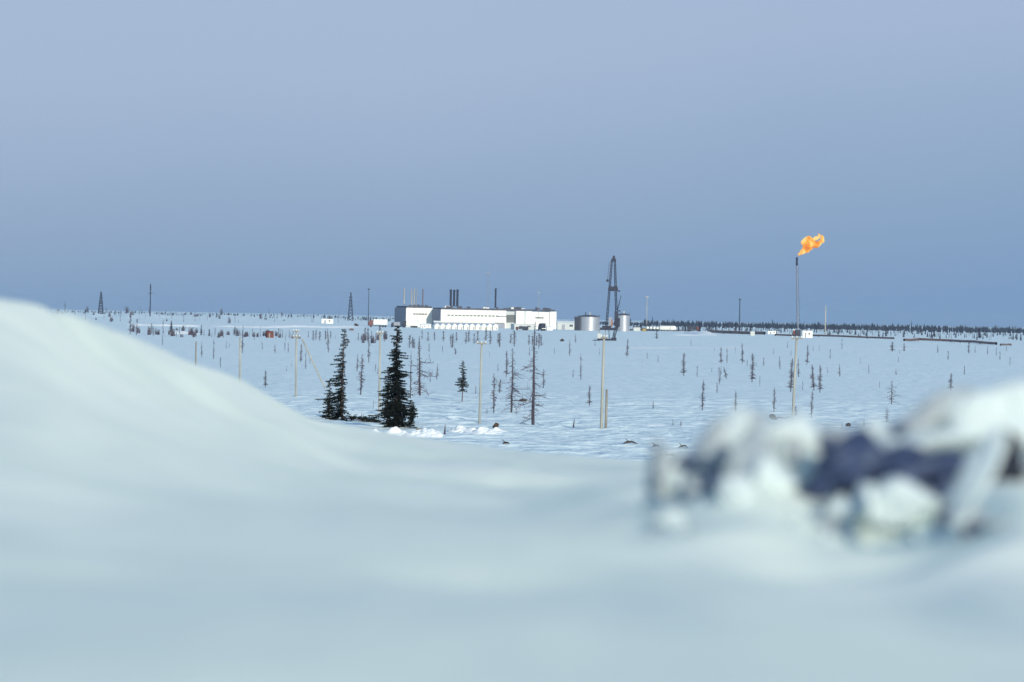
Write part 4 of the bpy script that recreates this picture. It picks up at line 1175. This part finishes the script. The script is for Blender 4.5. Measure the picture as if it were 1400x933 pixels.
for x in (817.5, 826, 833, 840):
    MB().tube((dx(x), -.8, dz(464.5)), (dx(x + (2 if x < 830 else -1)), -.8, dz(451)), .13, .12, 4).build('substructure_post', M['palesteel'] if x < 830 else M['steel'], dr)
b = MB(); b.box(dx(829.5), -1, dz(464.6), 26 * sc_, 3.2, 2.6 * sc_); b.box(dx(815), -1, dz(465.8), 10 * sc_, 1.2, 1.0 * sc_); b.box(dx(839), -1.2, dz(463.5), 7 * sc_, 2.5, 3.4 * sc_); b.build('skid_base', M['steel'], dr)
b = MB(); b.box(dx(819.5), -1.2, dz(459.8), 6 * sc_, 2.2, 6.5 * sc_); b.build('mud_cabin', M['offwhite'], dr)
tag(dr, 'tall dark steel drilling derrick with racking platform on a raised floor', 'derrick')

# flare stack
g = G(1091.5, 2500); sc_ = g.y / F; yh = 432.5 + (1090 - 700) * ROLL
zt_ = CAMZ - (353 - yh) * sc_ - g.z
fl = empty('flare_stack', g)
tx = -3.6 * sc_
b = MB(); n = 16; pts = []
for i in range(n + 1):
    f = i / n; pts.append(Vector((tx * f, 0, zt_ * f)))
b.path(pts, [.34] * (n + 1), 10); b.build('riser', M['greywall'], fl, True)
b = MB()
for sx, sy in ((-1, -1), (1, -1), (0, 1.2)):
    b.tube((sx * 1.0, sy * 1.0, 0), (tx * .93 + sx * .55, sy * .5, zt_ * .93), .08, .07, 4)
for i in range(26):
    f0, f1 = i / 27.5, (i + 1) / 27.5
    k0, k1 = 1 - .45 * f0, 1 - .45 * f1; sgn = 1 if i % 2 else -1
    b.tube((tx * f0 + sgn * k0, -k0, zt_ * f0), (tx * f1 - sgn * k1, -k1, zt_ * f1), .045, .045, 3)
    b.tube((tx * f0 + sgn * k0, -k0, zt_ * f0), (tx * f1, k1 * 1.1, zt_ * f1), .045, .045, 3)
b.build('lattice', M['steel'], fl)
for f in (.25, .52, .76): MB().box(tx * f, 0, zt_ * f, 1.7, 1.7, .5).build('platform', M['greywall'], fl)
MB().lathe([(.42, 0), (.62, .3), (.62, 4.6), (.7, 4.7), (.7, 5), (.5, 5)], 12).build('burner_tip', M['steel'], fl, True, (tx, 0, zt_ - 4.6))
# flame
fm = bpy.data.materials.new('gas_flame'); fm.use_nodes = True
n_, l_ = fm.node_tree.nodes, fm.node_tree.links; n_.clear()
t_ = n_.new('ShaderNodeTexCoord'); nn = n_.new('ShaderNodeTexNoise'); nn.inputs['Scale'].default_value = .22; nn.inputs['Detail'].default_value = 3
l_.new(t_.outputs['Object'], nn.inputs['Vector'])
rp = n_.new('ShaderNodeValToRGB'); e = rp.color_ramp.elements
e[0].position = .36; e[0].color = (.78, .20, .02, 1); e[1].position = .62; e[1].color = (1.0, .74, .24, 1)
x_ = rp.color_ramp.elements.new(.47); x_.color = (1.0, .42, .04, 1)
l_.new(nn.outputs['Fac'], rp.inputs[0])
em = n_.new('ShaderNodeEmission'); em.inputs[1].default_value = 1.15; l_.new(rp.outputs[0], em.inputs[0])
tr_ = n_.new('ShaderNodeBsdfTransparent'); lw = n_.new('ShaderNodeLayerWeight'); lw.inputs[0].default_value = .25
nn2 = n_.new('ShaderNodeTexNoise'); nn2.inputs['Scale'].default_value = 1.1; nn2.inputs['Detail'].default_value = 3; l_.new(t_.outputs['Object'], nn2.inputs['Vector'])
mm = n_.new('ShaderNodeMath'); mm.operation = 'MULTIPLY'; l_.new(lw.outputs['Facing'], mm.inputs[0]); l_.new(nn2.outputs['Fac'], mm.inputs[1])
m2 = n_.new('ShaderNodeMath'); m2.operation = 'MULTIPLY'; m2.inputs[1].default_value = 1.2; m2.use_clamp = True; l_.new(mm.outputs[0], m2.inputs[0])
ms_ = n_.new('ShaderNodeMixShader'); l_.new(m2.outputs[0], ms_.inputs[0]); l_.new(em.outputs[0], ms_.inputs[1]); l_.new(tr_.outputs[0], ms_.inputs[2])
oo = n_.new('ShaderNodeOutputMaterial'); l_.new(ms_.outputs[0], oo.inputs[0])
def flame_mesh():
    import bmesh
    mbd = bpy.data.metaballs.new('flame_field'); mo = bpy.data.objects.new('flame_field', mbd); col.objects.link(mo)
    mbd.resolution = .35; mbd.threshold = .35
    fx, fy = 1087.8, 352.0
    pts = [(1091, 348, 1.3), (1093, 346, 1.6), (1095, 344, 2.2), (1098, 342, 2.9), (1101, 340.5, 3.2), (1104, 337, 3.2), (1099, 338, 2.6), (1097, 331, 2.6), (1100, 328, 3.0), (1104, 327, 3.2), (1108, 329, 3.4),
           (1104, 332, 3.0), (1111, 333, 3.2), (1115, 334, 2.9), (1119, 331, 2.4), (1122, 328, 1.9), (1122, 324, 1.5), (1114, 325, 2.0), (1118, 322, 1.7), (1121, 321, 1.0), (1106, 339, 2.2)]
    for k, (x, y, r_) in enumerate(pts):
        el = mbd.elements.new(); el.co = ((x - fx) * sc_, math.sin(k * 1.9) * 1.2, (fy - y) * sc_); el.radius = r_ * sc_ * 2.1
    dg = bpy.context.evaluated_depsgraph_get(); dg.update()
    me = bpy.data.meshes.new_from_object(mo.evaluated_get(dg)); bpy.data.objects.remove(mo)
    for v in me.vertices:
        d = v.co; v.co = d + Vector((noise.noise(d * .5), noise.noise(d * .5 + Vector((9, 0, 0))), noise.noise(d * .5 + Vector((0, 7, 0))))) * .8 + Vector((noise.noise(d * 1.2), 0, noise.noise(d * 1.2 + Vector((3, 3, 0))))) * .3
    me.polygons.foreach_set('use_smooth', [True] * len(me.polygons))
    me.materials.clear(); me.materials.append(fm)
    return me
fo = link_mesh('flame', flame_mesh(), fl, (tx, 0, zt_ + .3)); fo['label'] = 'orange gas flame blown to the right'
tag(fl, 'tall slim gas flare stack burning with an orange flame', 'flare stack')
print('objects', len(bpy.data.objects), 'tris~', sum(len(m.polygons) for m in bpy.data.meshes))

# ------------------------------------------------------------------ winter haze over the plain
hz = MB().box(0, 10000, 24, 24200, 32200, 84).build('haze', M['snow'])
hm = bpy.data.materials.new('haze_air'); hm.use_nodes = True
hn, hl = hm.node_tree.nodes, hm.node_tree.links; hn.clear()
pv = hn.new('ShaderNodeVolumePrincipled'); pv.inputs['Color'].default_value = (.50, .72, 1.0, 1); pv.inputs['Density'].default_value = 4.2e-5
ho = hn.new('ShaderNodeOutputMaterial'); hl.new(pv.outputs[0], ho.inputs['Volume'])
hz.data.materials.clear(); hz.data.materials.append(hm)
tag(hz, 'thin cold haze over the far plain', kind='stuff')
